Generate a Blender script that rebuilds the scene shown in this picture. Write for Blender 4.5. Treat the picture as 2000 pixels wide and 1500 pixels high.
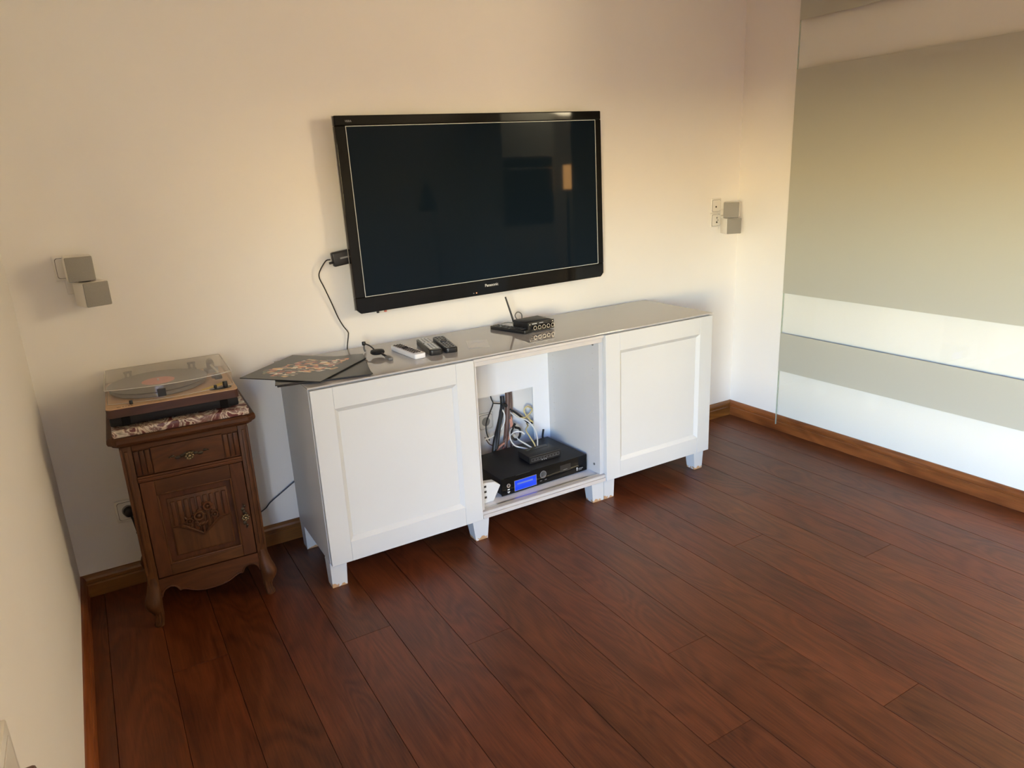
import bpy, bmesh, math, random
from mathutils import Vector, Matrix, Euler

for o in list(bpy.data.objects): bpy.data.objects.remove(o)
S = bpy.context.scene
C = S.collection
R = math.radians
random.seed(7)

# ------------------------------------------------------------------ camera
YAW, PITCH, ROLL = 0.5258, -0.2876, -0.0479
cd = bpy.data.cameras.new('camera'); cam = bpy.data.objects.new('camera', cd); C.objects.link(cam)
cd.sensor_width = 36.0; cd.lens = 1396.0 / 2000.0 * 36.0; cd.clip_start = 0.02
_f = Vector((math.sin(YAW)*math.cos(PITCH), math.cos(YAW)*math.cos(PITCH), math.sin(PITCH)))
_r = Vector((math.cos(YAW), -math.sin(YAW), 0)); _u = _r.cross(_f)
_r2 = math.cos(ROLL)*_r + math.sin(ROLL)*_u; _u2 = -math.sin(ROLL)*_r + math.cos(ROLL)*_u
cam.matrix_world = Matrix(((_r2.x,_u2.x,-_f.x,-0.5425),(_r2.y,_u2.y,-_f.y,-2.2358),(_r2.z,_u2.z,-_f.z,1.3781),(0,0,0,1)))
S.camera = cam

# ------------------------------------------------------------------ world, lights, exposure
S.view_settings.view_transform = 'Standard'; S.view_settings.look = 'None'
S.view_settings.gamma = 1.0; S.view_settings.use_curve_mapping = False
S.view_settings.exposure = -0.10
W = bpy.data.worlds.new('sky'); S.world = W; W.use_nodes = True
# evening sky: (elevation in degrees, colour) from the ground outside up to the zenith
SKY = [(-90, (2.0, 0.9, 0.4)), (-3, (4.0, 1.4, 0.5)), (-1.5, (100, 75, 36)), (3.5, (96, 75, 42)), (5, (51, 69, 73)), (8.5, (39, 62, 79)), (10, (8, 28, 63)), (15, (4, 17, 51)), (23, (3, 7, 30)), (27, (1.5, 3, 12)), (90, (0.4, 1.0, 2.5))]
def build_sky():
    nt = W.node_tree; N = nt.nodes.new; L = nt.links.new
    tc = N('ShaderNodeTexCoord'); sp = N('ShaderNodeSeparateXYZ'); L(tc.outputs['Generated'], sp.inputs[0])
    asn = N('ShaderNodeMath'); asn.operation = 'ARCSINE'; L(sp.outputs['Z'], asn.inputs[0])
    mr = N('ShaderNodeMapRange'); mr.inputs['From Min'].default_value = -math.pi/2; mr.inputs['From Max'].default_value = math.pi/2; L(asn.outputs[0], mr.inputs['Value'])
    r = N('ShaderNodeValToRGB'); cr = r.color_ramp; L(mr.outputs[0], r.inputs[0])
    K = max(max(c) for _, c in SKY)
    cr.elements[0].position = 0.0; cr.elements[1].position = 1.0
    cr.elements[0].color = (*[v/K for v in SKY[0][1]], 1); cr.elements[1].color = (*[v/K for v in SKY[-1][1]], 1)
    for e, c in SKY[1:-1]:
        el = cr.elements.new((e+90)/180.0); el.color = (c[0]/K, c[1]/K, c[2]/K, 1)
    bg = nt.nodes['Background']; L(r.outputs[0], bg.inputs[0]); bg.inputs[1].default_value = K
build_sky()

def area(name, loc, aim, sx, sy, power, col):
    l = bpy.data.lights.new(name, 'AREA'); l.shape = 'RECTANGLE'; l.size = sx; l.size_y = sy
    l.energy = power; l.color = col
    o = bpy.data.objects.new(name, l); C.objects.link(o); o.location = loc
    o.rotation_euler = (Vector(aim) - Vector(loc)).to_track_quat('-Z', 'Y').to_euler()
    return o
# daylight portal in the balcony door of the left wall
po = area('portal_balcony_door', (-0.77, -2.38, 1.06), (2, -2.38, 1.06), 1.34, 2.12, 1, (1, 1, 1)); po.data.cycles.is_portal = True

# ------------------------------------------------------------------ helpers
BACK, LEFT, RIGHT, REAR, FAR, CEIL = 0.486, -0.760, 2.467, -4.0, 5.2, 2.6
RW_END = -1.125

def new_mat(name, col, rough=0.5, metal=0.0, spec=0.5, noise=0.0, nscale=20.0, bump=0.0, bscale=60.0, stretch=(1,1,1), coat=0.0):
    m = bpy.data.materials.new(name); m.use_nodes = True
    nt = m.node_tree; b = nt.nodes['Principled BSDF']
    b.inputs['Base Color'].default_value = (*col, 1); b.inputs['Roughness'].default_value = rough
    b.inputs['Metallic'].default_value = metal; b.inputs['Specular IOR Level'].default_value = spec
    b.inputs['Coat Weight'].default_value = coat; b.inputs['Coat Roughness'].default_value = 0.08
    tc = nt.nodes.new('ShaderNodeTexCoord'); mp = nt.nodes.new('ShaderNodeMapping'); mp.inputs['Scale'].default_value = stretch
    nt.links.new(tc.outputs['Object'], mp.inputs['Vector'])
    n = nt.nodes.new('ShaderNodeTexNoise'); n.inputs['Scale'].default_value = nscale; n.inputs['Detail'].default_value = 4
    nt.links.new(mp.outputs[0], n.inputs['Vector'])
    r = nt.nodes.new('ShaderNodeValToRGB')
    r.color_ramp.elements[0].position = 0.3; r.color_ramp.elements[1].position = 0.7
    r.color_ramp.elements[0].color = (*[c*(1-noise) for c in col], 1); r.color_ramp.elements[1].color = (*[min(1,c*(1+noise)) for c in col], 1)
    nt.links.new(n.outputs['Fac'], r.inputs[0]); nt.links.new(r.outputs[0], b.inputs['Base Color'])
    if bump:
        n2 = nt.nodes.new('ShaderNodeTexNoise'); n2.inputs['Scale'].default_value = bscale; n2.inputs['Detail'].default_value = 3
        nt.links.new(mp.outputs[0], n2.inputs['Vector'])
        bp = nt.nodes.new('ShaderNodeBump'); bp.inputs['Strength'].default_value = bump; bp.inputs['Distance'].default_value = 0.002
        nt.links.new(n2.outputs['Fac'], bp.inputs['Height']); nt.links.new(bp.outputs[0], b.inputs['Normal'])
    return m

def emit_mat(name, col, strength):
    m = bpy.data.materials.new(name); m.use_nodes = True; b = m.node_tree.nodes['Principled BSDF']
    b.inputs['Base Color'].default_value = (*[c*0.3 for c in col], 1)
    b.inputs['Emission Color'].default_value = (*col, 1); b.inputs['Emission Strength'].default_value = strength
    b.inputs['Roughness'].default_value = 0.3
    return m

def clear_mat(name, tint, refl=1.0, rough=0.02, haze=0.0, hazecol=(1,1,1)):
    """thin clear sheet: straight-through transmission plus a Fresnel reflection"""
    m = bpy.data.materials.new(name); m.use_nodes = True; nt = m.node_tree
    nt.nodes.remove(nt.nodes['Principled BSDF']); out = nt.nodes['Material Output']
    t = nt.nodes.new('ShaderNodeBsdfTransparent'); t.inputs[0].default_value = (*tint, 1)
    g = nt.nodes.new('ShaderNodeBsdfGlossy'); g.inputs['Roughness'].default_value = rough
    fr = nt.nodes.new('ShaderNodeLayerWeight'); fr.inputs['Blend'].default_value = 0.5
    pw = nt.nodes.new('ShaderNodeMath'); pw.operation = 'POWER'; pw.inputs[1].default_value = 5.0; nt.links.new(fr.outputs['Facing'], pw.inputs[0])
    mu = nt.nodes.new('ShaderNodeMath'); mu.operation = 'MULTIPLY_ADD'; mu.inputs[1].default_value = 0.75*refl; mu.inputs[2].default_value = 0.035*refl
    nt.links.new(pw.outputs[0], mu.inputs[0])
    base = t
    if haze:
        d = nt.nodes.new('ShaderNodeBsdfDiffuse'); d.inputs[0].default_value = (*hazecol, 1)
        mh = nt.nodes.new('ShaderNodeMixShader'); mh.inputs[0].default_value = haze
        nt.links.new(t.outputs[0], mh.inputs[1]); nt.links.new(d.outputs[0], mh.inputs[2]); base = mh
    mx = nt.nodes.new('ShaderNodeMixShader'); nt.links.new(mu.outputs[0], mx.inputs[0])
    nt.links.new(base.outputs[0], mx.inputs[1]); nt.links.new(g.outputs[0], mx.inputs[2])
    nt.links.new(mx.outputs[0], out.inputs[0])
    return m

def wood_mat(name, dark, light, rough=0.35, grain=1.0, axis='Y', scale=1.0, coord='world', bump=0.15, spec=0.5, coat=0.0, rnd=True, hue=0.06, tone=0.2, fig=0.085, pore=0.55):
    """stained wood: fine pores, cathedral figure and a tone of its own for each object"""
    m = bpy.data.materials.new(name); m.use_nodes = True; nt = m.node_tree; b = nt.nodes['Principled BSDF']
    N = nt.nodes.new; L = nt.links.new
    if coord == 'world': src = N('ShaderNodeNewGeometry').outputs['Position']
    else: src = N('ShaderNodeTexCoord').outputs['Object']
    oi = N('ShaderNodeObjectInfo')
    off = N('ShaderNodeVectorMath'); off.operation = 'MULTIPLY_ADD'
    cmb = N('ShaderNodeCombineXYZ')
    for k in range(3): L(oi.outputs['Random'], cmb.inputs[k])
    off.inputs[1].default_value = (37.1, 61.7, 23.3) if rnd else (0,0,0)
    L(cmb.outputs[0], off.inputs[0]); L(src, off.inputs[2])
    def mapped(sa, sb):
        mp = N('ShaderNodeMapping'); s = [sb]*3; s['XYZ'.index(axis)] = sa
        mp.inputs['Scale'].default_value = s; L(off.outputs[0], mp.inputs['Vector']); return mp.outputs[0]
    # cathedral figure
    n1 = N('ShaderNodeTexNoise'); n1.inputs['Scale'].default_value = 1.0; n1.inputs['Detail'].default_value = 1.5; n1.inputs['Distortion'].default_value = 0.5
    L(mapped(1.6*scale, 7.0*scale), n1.inputs['Vector'])
    mul = N('ShaderNodeMath'); mul.operation = 'MULTIPLY'; mul.inputs[1].default_value = 78.0*grain; L(n1.outputs['Fac'], mul.inputs[0])
    sn = N('ShaderNodeMath'); sn.operation = 'SINE'; L(mul.outputs[0], sn.inputs[0])
    # pores
    n2 = N('ShaderNodeTexNoise'); n2.inputs['Scale'].default_value = 1.0; n2.inputs['Detail'].default_value = 5; n2.inputs['Roughness'].default_value = 0.7
    L(mapped(9*scale, 190*scale), n2.inputs['Vector'])
    # broad tone
    n3 = N('ShaderNodeTexNoise'); n3.inputs['Scale'].default_value = 1.0; n3.inputs['Detail'].default_value = 3
    L(mapped(2.2*scale, 9*scale), n3.inputs['Vector'])
    def madd(a, k, c):
        q = N('ShaderNodeMath'); q.operation = 'MULTIPLY_ADD'; L(a, q.inputs[0]); q.inputs[1].default_value = k
        if isinstance(c, float): q.inputs[2].default_value = c
        else: L(c, q.inputs[2])
        return q.outputs[0]
    v = madd(sn.outputs[0], fig, 0.0)
    v = madd(n2.outputs['Fac'], pore, v)
    v = madd(v, 1.0, -(pore-0.55)*0.5)
    v = madd(n3.outputs['Fac'], 0.75, v)
    v = madd(oi.outputs['Random'], tone if rnd else 0.0, v)
    v = madd(v, 1.0, -0.30)
    r = N('ShaderNodeValToRGB'); r.color_ramp.elements[0].position = 0.05; r.color_ramp.elements[1].position = 0.95
    r.color_ramp.elements[0].color = (*dark, 1); r.color_ramp.elements[1].color = (*light, 1)
    L(v, r.inputs[0])
    hs = N('ShaderNodeHueSaturation'); hm = N('ShaderNodeMath'); hm.operation = 'MULTIPLY_ADD'; hm.inputs[1].default_value = hue*0.5; hm.inputs[2].default_value = 0.5 - hue*0.25
    wn = N('ShaderNodeTexWhiteNoise'); wn.noise_dimensions = '1D'; L(oi.outputs['Random'], wn.inputs['W'])
    L(wn.outputs['Value'], hm.inputs[0]); L(hm.outputs[0], hs.inputs['Hue']); L(r.outputs[0], hs.inputs['Color'])
    L(hs.outputs[0], b.inputs['Base Color'])
    rr = N('ShaderNodeMapRange'); rr.inputs['To Min'].default_value = rough-0.06; rr.inputs['To Max'].default_value = rough+0.10
    L(n3.outputs['Fac'], rr.inputs['Value']); L(rr.outputs[0], b.inputs['Roughness'])
    b.inputs['Specular IOR Level'].default_value = spec
    b.inputs['Coat Weight'].default_value = coat; b.inputs['Coat Roughness'].default_value = 0.2
    if bump:
        bp = N('ShaderNodeBump'); bp.inputs['Strength'].default_value = bump; bp.inputs['Distance'].default_value = 0.001
        L(v, bp.inputs['Height']); L(bp.outputs[0], b.inputs['Normal'])
    return m

class MB:
    """collects shapes; build() links them as one mesh object"""
    def __init__(s): s.bm = bmesh.new()
    def _merge(s, t, M=None):
        if M is not None: t.transform(M)
        me = bpy.data.meshes.new('t'); t.to_mesh(me); t.free(); s.bm.from_mesh(me); bpy.data.meshes.remove(me)
        return s
    def box(s, x0, x1, y0, y1, z0, z1, bev=0.0, seg=2, M=None):
        t = bmesh.new(); bmesh.ops.create_cube(t, size=1)
        for v in t.verts: v.co = Vector(((x0+x1)/2+v.co.x*(x1-x0), (y0+y1)/2+v.co.y*(y1-y0), (z0+z1)/2+v.co.z*(z1-z0)))
        if bev: bmesh.ops.bevel(t, geom=t.edges[:], offset=bev, segments=seg, profile=0.5, affect='EDGES')
        return s._merge(t, M)
    def cyl(s, c, r, h, axis='Z', n=24, r2=None, bev=0.0, M=None):
        t = bmesh.new(); bmesh.ops.create_cone(t, cap_ends=True, segments=n, radius1=r, radius2=r if r2 is None else r2, depth=h)
        if bev:
            es = [e for e in t.edges if any(len(f.verts) > 4 for f in e.link_faces)]
            bmesh.ops.bevel(t, geom=es, offset=bev, segments=2, profile=0.5, affect='EDGES')
        rot = {'Z': Matrix(), 'X': Matrix.Rotation(R(90), 4, 'Y'), 'Y': Matrix.Rotation(R(90), 4, 'X')}[axis]
        t.transform(Matrix.Translation(c) @ rot)
        return s._merge(t, M)
    def sph(s, c, rx, ry=None, rz=None, n=12, M=None):
        t = bmesh.new(); bmesh.ops.create_uvsphere(t, u_segments=n, v_segments=max(6, n//2), radius=1)
        t.transform(Matrix.Translation(c) @ Matrix.Diagonal((rx, ry or rx, rz or rx, 1)))
        return s._merge(t, M)
    def prism(s, pts, a0, a1, axis='Y', bev=0.0, M=None):
        """2-D outline pts extruded along axis (outline axes: Y->(x,z), X->(y,z), Z->(x,y))"""
        def P(u, v, w): return {'Y': (u, w, v), 'X': (w, u, v), 'Z': (u, v, w)}[axis]
        t = bmesh.new()
        A = [t.verts.new(P(u, v, a0)) for u, v in pts]; B = [t.verts.new(P(u, v, a1)) for u, v in pts]
        t.faces.new(A); t.faces.new(B[::-1]); n = len(pts)
        for i in range(n): t.faces.new((A[i], B[i], B[(i+1) % n], A[(i+1) % n]))
        bmesh.ops.recalc_face_normals(t, faces=t.faces[:])
        if bev: bmesh.ops.bevel(t, geom=t.edges[:], offset=bev, segments=2, profile=0.5, affect='EDGES')
        return s._merge(t, M)
    def loft(s, rings, M=None, cap=True):
        t = bmesh.new(); V = [[t.verts.new(p) for p in ring] for ring in rings]; n = len(V[0])
        for a, b in zip(V[:-1], V[1:]):
            for i in range(n): t.faces.new((a[i], a[(i+1) % n], b[(i+1) % n], b[i]))
        if cap: t.faces.new(V[0][::-1]); t.faces.new(V[-1])
        bmesh.ops.recalc_face_normals(t, faces=t.faces[:])
        return s._merge(t, M)
    def lathe(s, prof, c=(0,0,0), n=32, M=None):
        t = bmesh.new(); V = []
        for r, z in prof:
            V.append([t.verts.new((c[0]+r*math.cos(2*math.pi*i/n), c[1]+r*math.sin(2*math.pi*i/n), c[2]+z)) for i in range(n)])
        for a, b in zip(V[:-1], V[1:]):
            for i in range(n): t.faces.new((a[i], a[(i+1) % n], b[(i+1) % n], b[i]))
        t.faces.new(V[0][::-1]); t.faces.new(V[-1])
        bmesh.ops.recalc_face_normals(t, faces=t.faces[:])
        return s._merge(t, M)
    def tube(s, pts, r, n=8, sub=6, M=None):
        P = [Vector(p) for p in pts]; Q = []
        if len(P) > 2 and sub > 1:
            E = [P[0]*2-P[1]] + P + [P[-1]*2-P[-2]]
            for i in range(1, len(E)-2):
                for k in range(sub):
                    t = k/sub; a, b, c, d = E[i-1], E[i], E[i+1], E[i+2]
                    Q.append(0.5*((2*b)+(c-a)*t+(2*a-5*b+4*c-d)*t*t+(3*b-a-3*c+d)*t**3))
            Q.append(P[-1])
        else: Q = P
        rings = []; nrm = None
        for i, q in enumerate(Q):
            tg = (Q[min(i+1, len(Q)-1)]-Q[max(i-1, 0)]).normalized()
            if nrm is None: nrm = tg.orthogonal().normalized()
            nrm = (nrm - tg*nrm.dot(tg)).normalized(); bn = tg.cross(nrm)
            rad = r if not callable(r) else r(i/(len(Q)-1))
            rings.append([q+rad*(math.cos(2*math.pi*k/n)*nrm+math.sin(2*math.pi*k/n)*bn) for k in range(n)])
        return s.loft(rings, M)
    def build(s, name, mat, parent=None, smooth=False, loc=None, rot=None):
        me = bpy.data.meshes.new(name)
        s.bm.normal_update(); s.bm.to_mesh(me); s.bm.free(); me.materials.append(mat)
        o = bpy.data.objects.new(name, me); C.objects.link(o)
        if parent: o.parent = parent
        if loc: o.location = loc
        if rot: o.rotation_euler = rot
        if smooth:
            for p in me.polygons: p.use_smooth = True
            md = None
            try: me.set_sharp_from_angle(angle=R(35))
            except Exception: pass
        return o

def tag(o, label=None, cat=None, group=None, kind=None):
    if label: o['label'] = label
    if cat: o['category'] = cat
    if group: o['group'] = group
    if kind: o['kind'] = kind
    return o
def thing(name, label, cat, loc=(0,0,0), rotz=0.0, group=None, rot=None):
    o = bpy.data.objects.new(name, None); C.objects.link(o); o.empty_display_size = 0.05
    o.location = loc; o.rotation_euler = rot if rot else (0, 0, rotz)
    return tag(o, label, cat, group)
def copy_tree(o, parent=None):
    c = o.copy(); C.objects.link(c); c.parent = parent
    for ch in list(o.children): copy_tree(ch, c)
    return c
def text(name, s, size, mat, parent, loc, rot, ext=0.0003, align='CENTER'):
    cu = bpy.data.curves.new(name, 'FONT'); cu.body = s; cu.size = size; cu.extrude = ext; cu.align_x = align; cu.align_y = 'CENTER'; cu.offset = size*0.012
    t = bpy.data.objects.new('tmp', cu); C.objects.link(t)
    dg = bpy.context.evaluated_depsgraph_get(); me = bpy.data.meshes.new_from_object(t.evaluated_get(dg))
    bpy.data.objects.remove(t); me.materials.clear(); me.materials.append(mat); me.name = name
    o = bpy.data.objects.new(name, me); C.objects.link(o); o.parent = parent; o.location = loc; o.rotation_euler = rot
    return o
FACE = (R(90), 0, 0)          # a text that faces the room (-y)

# ------------------------------------------------------------------ materials
M = {}
M['wall'] = new_mat('painted_plaster', (0.84, 0.815, 0.775), 0.62, noise=0.012, nscale=3, bump=0.06, bscale=220, spec=0.35)
M['ceiling'] = new_mat('ceiling_paint', (0.80, 0.775, 0.74), 0.8, noise=0.01)
M['floor_wood'] = wood_mat('stained_oak', (0.040, 0.0085, 0.0018), (0.185, 0.050, 0.0140), rough=0.36, axis='Y', spec=0.38, bump=0.12, hue=0.014, tone=0.20, fig=0.10, pore=1.0)
M['gap'] = new_mat('floor_joint', (0.012, 0.005, 0.003), 0.8)
M['skirt'] = wood_mat('baseboard_wood', (0.105, 0.028, 0.006), (0.42, 0.145, 0.033), rough=0.34, axis='Y', grain=0.6, rnd=False, bump=0.08)
M['skirt_x'] = wood_mat('baseboard_wood_cross', (0.105, 0.028, 0.006), (0.42, 0.145, 0.033), rough=0.34, axis='X', grain=0.6, rnd=False, bump=0.08)
M['white'] = new_mat('white_lacquer', (0.605, 0.622, 0.610), 0.36, noise=0.012, nscale=5, spec=0.45)
M['interior'] = new_mat('white_melamine', (0.83, 0.83, 0.825), 0.42, noise=0.01, nscale=6)
M['carcass'] = new_mat('white_foil', (0.58, 0.58, 0.57), 0.35, noise=0.012, nscale=6)
M['rail'] = new_mat('greige_edge_band', (0.56, 0.535, 0.50), 0.36, noise=0.02)
M['alu'] = new_mat('brushed_aluminium', (0.62, 0.62, 0.61), 0.34, metal=0.85, noise=0.03, nscale=80, stretch=(1,40,40))
M['top'] = new_mat('greige_back_painted_glass', (0.44, 0.42, 0.40), 0.03, spec=0.62, noise=0.006)
M['top_edge'] = new_mat('glass_edge', (0.50, 0.49, 0.46), 0.2)
M['raw'] = new_mat('chipped_board', (0.62, 0.42, 0.24), 0.8, noise=0.3, nscale=120)
M['black'] = new_mat('black_plastic', (0.012, 0.012, 0.013), 0.38, noise=0.1)
M['black_gloss'] = new_mat('black_piano_gloss', (0.006, 0.006, 0.006), 0.045, spec=0.16)
M['black_matte'] = new_mat('black_powder_coat', (0.010, 0.010, 0.012), 0.45, spec=0.22, noise=0.15, nscale=300)
M['tray'] = new_mat('black_tray_plastic', (0.008, 0.008, 0.010), 0.45, spec=0.2)
M['screen'] = new_mat('plasma_screen', (0.006, 0.0115, 0.019), 0.035, spec=0.06)
M['line'] = new_mat('pale_screen_line', (0.60, 0.62, 0.60), 0.4)
M['silver'] = new_mat('satin_silver', (0.62, 0.62, 0.62), 0.3, metal=0.9)
M['white_print'] = new_mat('white_print', (0.72, 0.72, 0.70), 0.5)
M['grey_print'] = new_mat('grey_print', (0.25, 0.25, 0.25), 0.5)
M['plate'] = new_mat('white_switch_plastic', (0.78, 0.755, 0.70), 0.32, noise=0.01)
M['grille'] = new_mat('grey_speaker_cloth', (0.30, 0.285, 0.255), 0.85, noise=0.12, nscale=900, bump=0.3, bscale=1500)
M['shell'] = new_mat('white_speaker_shell', (0.76, 0.73, 0.68), 0.36)
M['slit'] = new_mat('dark_slit', (0.03, 0.025, 0.02), 0.8)
M['antique'] = wood_mat('antique_oak', (0.026, 0.0080, 0.0026), (0.130, 0.048, 0.0165), rough=0.45, spec=0.25, axis='Z', coord='object', scale=1.6, grain=0.7, rnd=True, bump=0.3, hue=0.02)
M['antique_x'] = wood_mat('antique_oak_cross', (0.026, 0.0080, 0.0026), (0.130, 0.048, 0.0165), rough=0.45, spec=0.25, axis='X', coord='object', scale=1.6, grain=0.7, rnd=True, bump=0.3, hue=0.02)
M['bronze'] = new_mat('aged_bronze', (0.20, 0.16, 0.10), 0.38, metal=0.9, noise=0.35, nscale=160)
M['bronze_dark'] = new_mat('dark_bronze', (0.06, 0.045, 0.03), 0.5, metal=0.7, noise=0.3, nscale=160)
M['walnut'] = wood_mat('walnut_edge', (0.028, 0.008, 0.005), (0.105, 0.030, 0.018), rough=0.35, axis='X', coord='object', scale=1.5, grain=0.4, rnd=False)
M['veneer'] = wood_mat('light_veneer', (0.42, 0.27, 0.14), (0.68, 0.48, 0.28), rough=0.4, axis='X', coord='object', scale=1.2, grain=0.3, rnd=False, bump=0.03)
M['vinyl'] = new_mat('black_vinyl', (0.02, 0.02, 0.021), 0.28, spec=0.5)
M['red_label'] = new_mat('red_record_label', (0.62, 0.16, 0.12), 0.5, noise=0.1)
M['yellow'] = new_mat('yellow_sticker', (0.70, 0.50, 0.05), 0.5, noise=0.1)
M['grey_plastic'] = new_mat('grey_plastic', (0.16, 0.155, 0.15), 0.45)
M['acrylic'] = clear_mat('clear_acrylic', (0.995, 0.992, 0.988), refl=0.8, rough=0.03, haze=0.05, hazecol=(0.95, 0.92, 0.88))
M['acrylic_edge'] = clear_mat('acrylic_edge', (0.85, 0.84, 0.82), refl=1.5, rough=0.08, haze=0.55, hazecol=(0.85, 0.82, 0.78))
M['glass'] = clear_mat('clear_door_glass', (0.985, 0.995, 0.985), refl=0.9, rough=0.01)
M['glass_edge'] = clear_mat('glass_door_edge', (0.80, 0.86, 0.80), refl=1.2, rough=0.05, haze=0.3, hazecol=(0.7, 0.78, 0.7))
M['sleeve'] = new_mat('black_card_sleeve', (0.030, 0.030, 0.030), 0.30, noise=0.06, spec=0.5)
M['cable_black'] = new_mat('black_cable', (0.012, 0.012, 0.012), 0.45)
M['cable_white'] = new_mat('white_cable', (0.72, 0.72, 0.69), 0.4)
M['cable_grey'] = new_mat('grey_cable', (0.20, 0.20, 0.19), 0.5)
M['cable_yellow'] = new_mat('cream_yellow_cable', (0.72, 0.60, 0.28), 0.45)
M['cable_brown'] = new_mat('brown_cable', (0.115, 0.06, 0.042), 0.5)
M['cable_pink'] = new_mat('copper_pink_cable', (0.56, 0.25, 0.17), 0.45)
M['lcd'] = emit_mat('blue_lcd', (0.006, 0.062, 0.85), 0.75)
M['lcd_text'] = emit_mat('blue_lcd_text', (0.10, 0.18, 0.60), 0.7)
M['led'] = emit_mat('orange_led', (1.0, 0.45, 0.2), 1.2)
M['white_btn'] = new_mat('white_remote_plastic', (0.80, 0.80, 0.82), 0.28)
M['silver_btn'] = new_mat('silver_button', (0.66, 0.66, 0.62), 0.35)
M['dark_btn'] = new_mat('dark_rubber_button', (0.02, 0.018, 0.02), 0.6)
M['mid_btn'] = new_mat('grey_rubber_button', (0.085, 0.085, 0.085), 0.5)
M['paper'] = new_mat('glossy_leaflet', (0.60, 0.57, 0.54), 0.15, noise=0.02)
M['lamp_dark'] = new_mat('dark_lamp_metal', (0.02, 0.02, 0.02), 0.5)

# frosted film: milky, lets some light through to the wall
fm = bpy.data.materials.new('frosted_film'); fm.use_nodes = True; nt = fm.node_tree; b = nt.nodes['Principled BSDF']
b.inputs['Base Color'].default_value = (0.59, 0.59, 0.51, 1); b.inputs['Roughness'].default_value = 0.42; b.inputs['Specular IOR Level'].default_value = 0.4
tl = nt.nodes.new('ShaderNodeBsdfTranslucent'); tl.inputs[0].default_value = (0.74, 0.74, 0.66, 1)
ns = nt.nodes.new('ShaderNodeTexNoise'); ns.inputs['Scale'].default_value = 900
bpn = nt.nodes.new('ShaderNodeBump'); bpn.inputs['Strength'].default_value = 0.06; bpn.inputs['Distance'].default_value = 0.001
nt.links.new(ns.outputs['Fac'], bpn.inputs['Height']); nt.links.new(bpn.outputs[0], b.inputs['Normal'])
mx = nt.nodes.new('ShaderNodeMixShader'); mx.inputs[0].default_value = 0.3
nt.links.new(b.outputs[0], mx.inputs[1]); nt.links.new(tl.outputs[0], mx.inputs[2]); nt.links.new(mx.outputs[0], nt.nodes['Material Output'].inputs[0])
M['frost'] = fm

# marble: wine red breccia with cream and grey veins
mm = bpy.data.materials.new('red_breccia_marble'); mm.use_nodes = True; nt = mm.node_tree; b = nt.nodes['Principled BSDF']
tc = nt.nodes.new('ShaderNodeTexCoord'); nz = nt.nodes.new('ShaderNodeTexNoise'); nz.inputs['Scale'].default_value = 13; nz.inputs['Detail'].default_value = 8; nz.inputs['Distortion'].default_value = 2.2
nt.links.new(tc.outputs['Object'], nz.inputs['Vector'])
r = nt.nodes.new('ShaderNodeValToRGB'); cr = r.color_ramp; cr.interpolation = 'LINEAR'
cr.elements[0].position = 0.30; cr.elements[0].color = (0.10, 0.035, 0.035, 1); cr.elements[1].position = 0.72; cr.elements[1].color = (0.16, 0.14, 0.12, 1)
for p_, c_ in ((0.42, (0.14, 0.05, 0.05, 1)), (0.47, (0.66, 0.55, 0.44, 1)), (0.51, (0.30, 0.24, 0.20, 1)), (0.56, (0.15, 0.06, 0.055, 1)), (0.62, (0.62, 0.54, 0.46, 1))):
    e = cr.elements.new(p_); e.color = c_
nt.links.new(nz.outputs['Fac'], r.inputs[0]); nt.links.new(r.outputs[0], b.inputs['Base Color']); b.inputs['Roughness'].default_value = 0.25
M['marble'] = mm

# generic colourful collage print
am = bpy.data.materials.new('collage_print'); am.use_nodes = True; nt = am.node_tree; b = nt.nodes['Principled BSDF']; b.inputs['Roughness'].default_value = 0.3
tc = nt.nodes.new('ShaderNodeTexCoord'); vo = nt.nodes.new('ShaderNodeTexVoronoi'); vo.inputs['Scale'].default_value = 60
mpn = nt.nodes.new('ShaderNodeMapping'); mpn.inputs['Scale'].default_value = (1.7, 0.8, 1); mpn.inputs['Rotation'].default_value = (0, 0, 0.5)
nt.links.new(tc.outputs['Object'], mpn.inputs[0]); nt.links.new(mpn.outputs[0], vo.inputs['Vector'])
sp = nt.nodes.new('ShaderNodeSeparateColor'); nt.links.new(vo.outputs['Color'], sp.inputs[0])
r = nt.nodes.new('ShaderNodeValToRGB'); cr = r.color_ramp; cr.interpolation = 'CONSTANT'
cr.elements[0].color = (0.03, 0.03, 0.03, 1); cr.elements[1].position = 0.9; cr.elements[1].color = (0.03, 0.03, 0.03, 1)
for p_, c_ in ((0.22, (0.55, 0.13, 0.06, 1)), (0.34, (0.78, 0.50, 0.22, 1)), (0.46, (0.10, 0.09, 0.08, 1)), (0.58, (0.85, 0.78, 0.65, 1)), (0.68, (0.45, 0.18, 0.16, 1)), (0.76, (0.13, 0.16, 0.10, 1)), (0.83, (0.30, 0.24, 0.22, 1))):
    e = cr.elements.new(p_); e.color = c_
nt.links.new(sp.outputs[0], r.inputs[0]); nt.links.new(r.outputs[0], b.inputs['Base Color'])
M['collage'] = am

# ------------------------------------------------------------------ the room
def struct(o): o['kind'] = 'structure'; return o
fl = struct(MB().box(LEFT-0.1, FAR+0.1, REAR-0.1, BACK+0.1, -0.12, -0.0145).build('floor', M['gap']))
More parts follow.
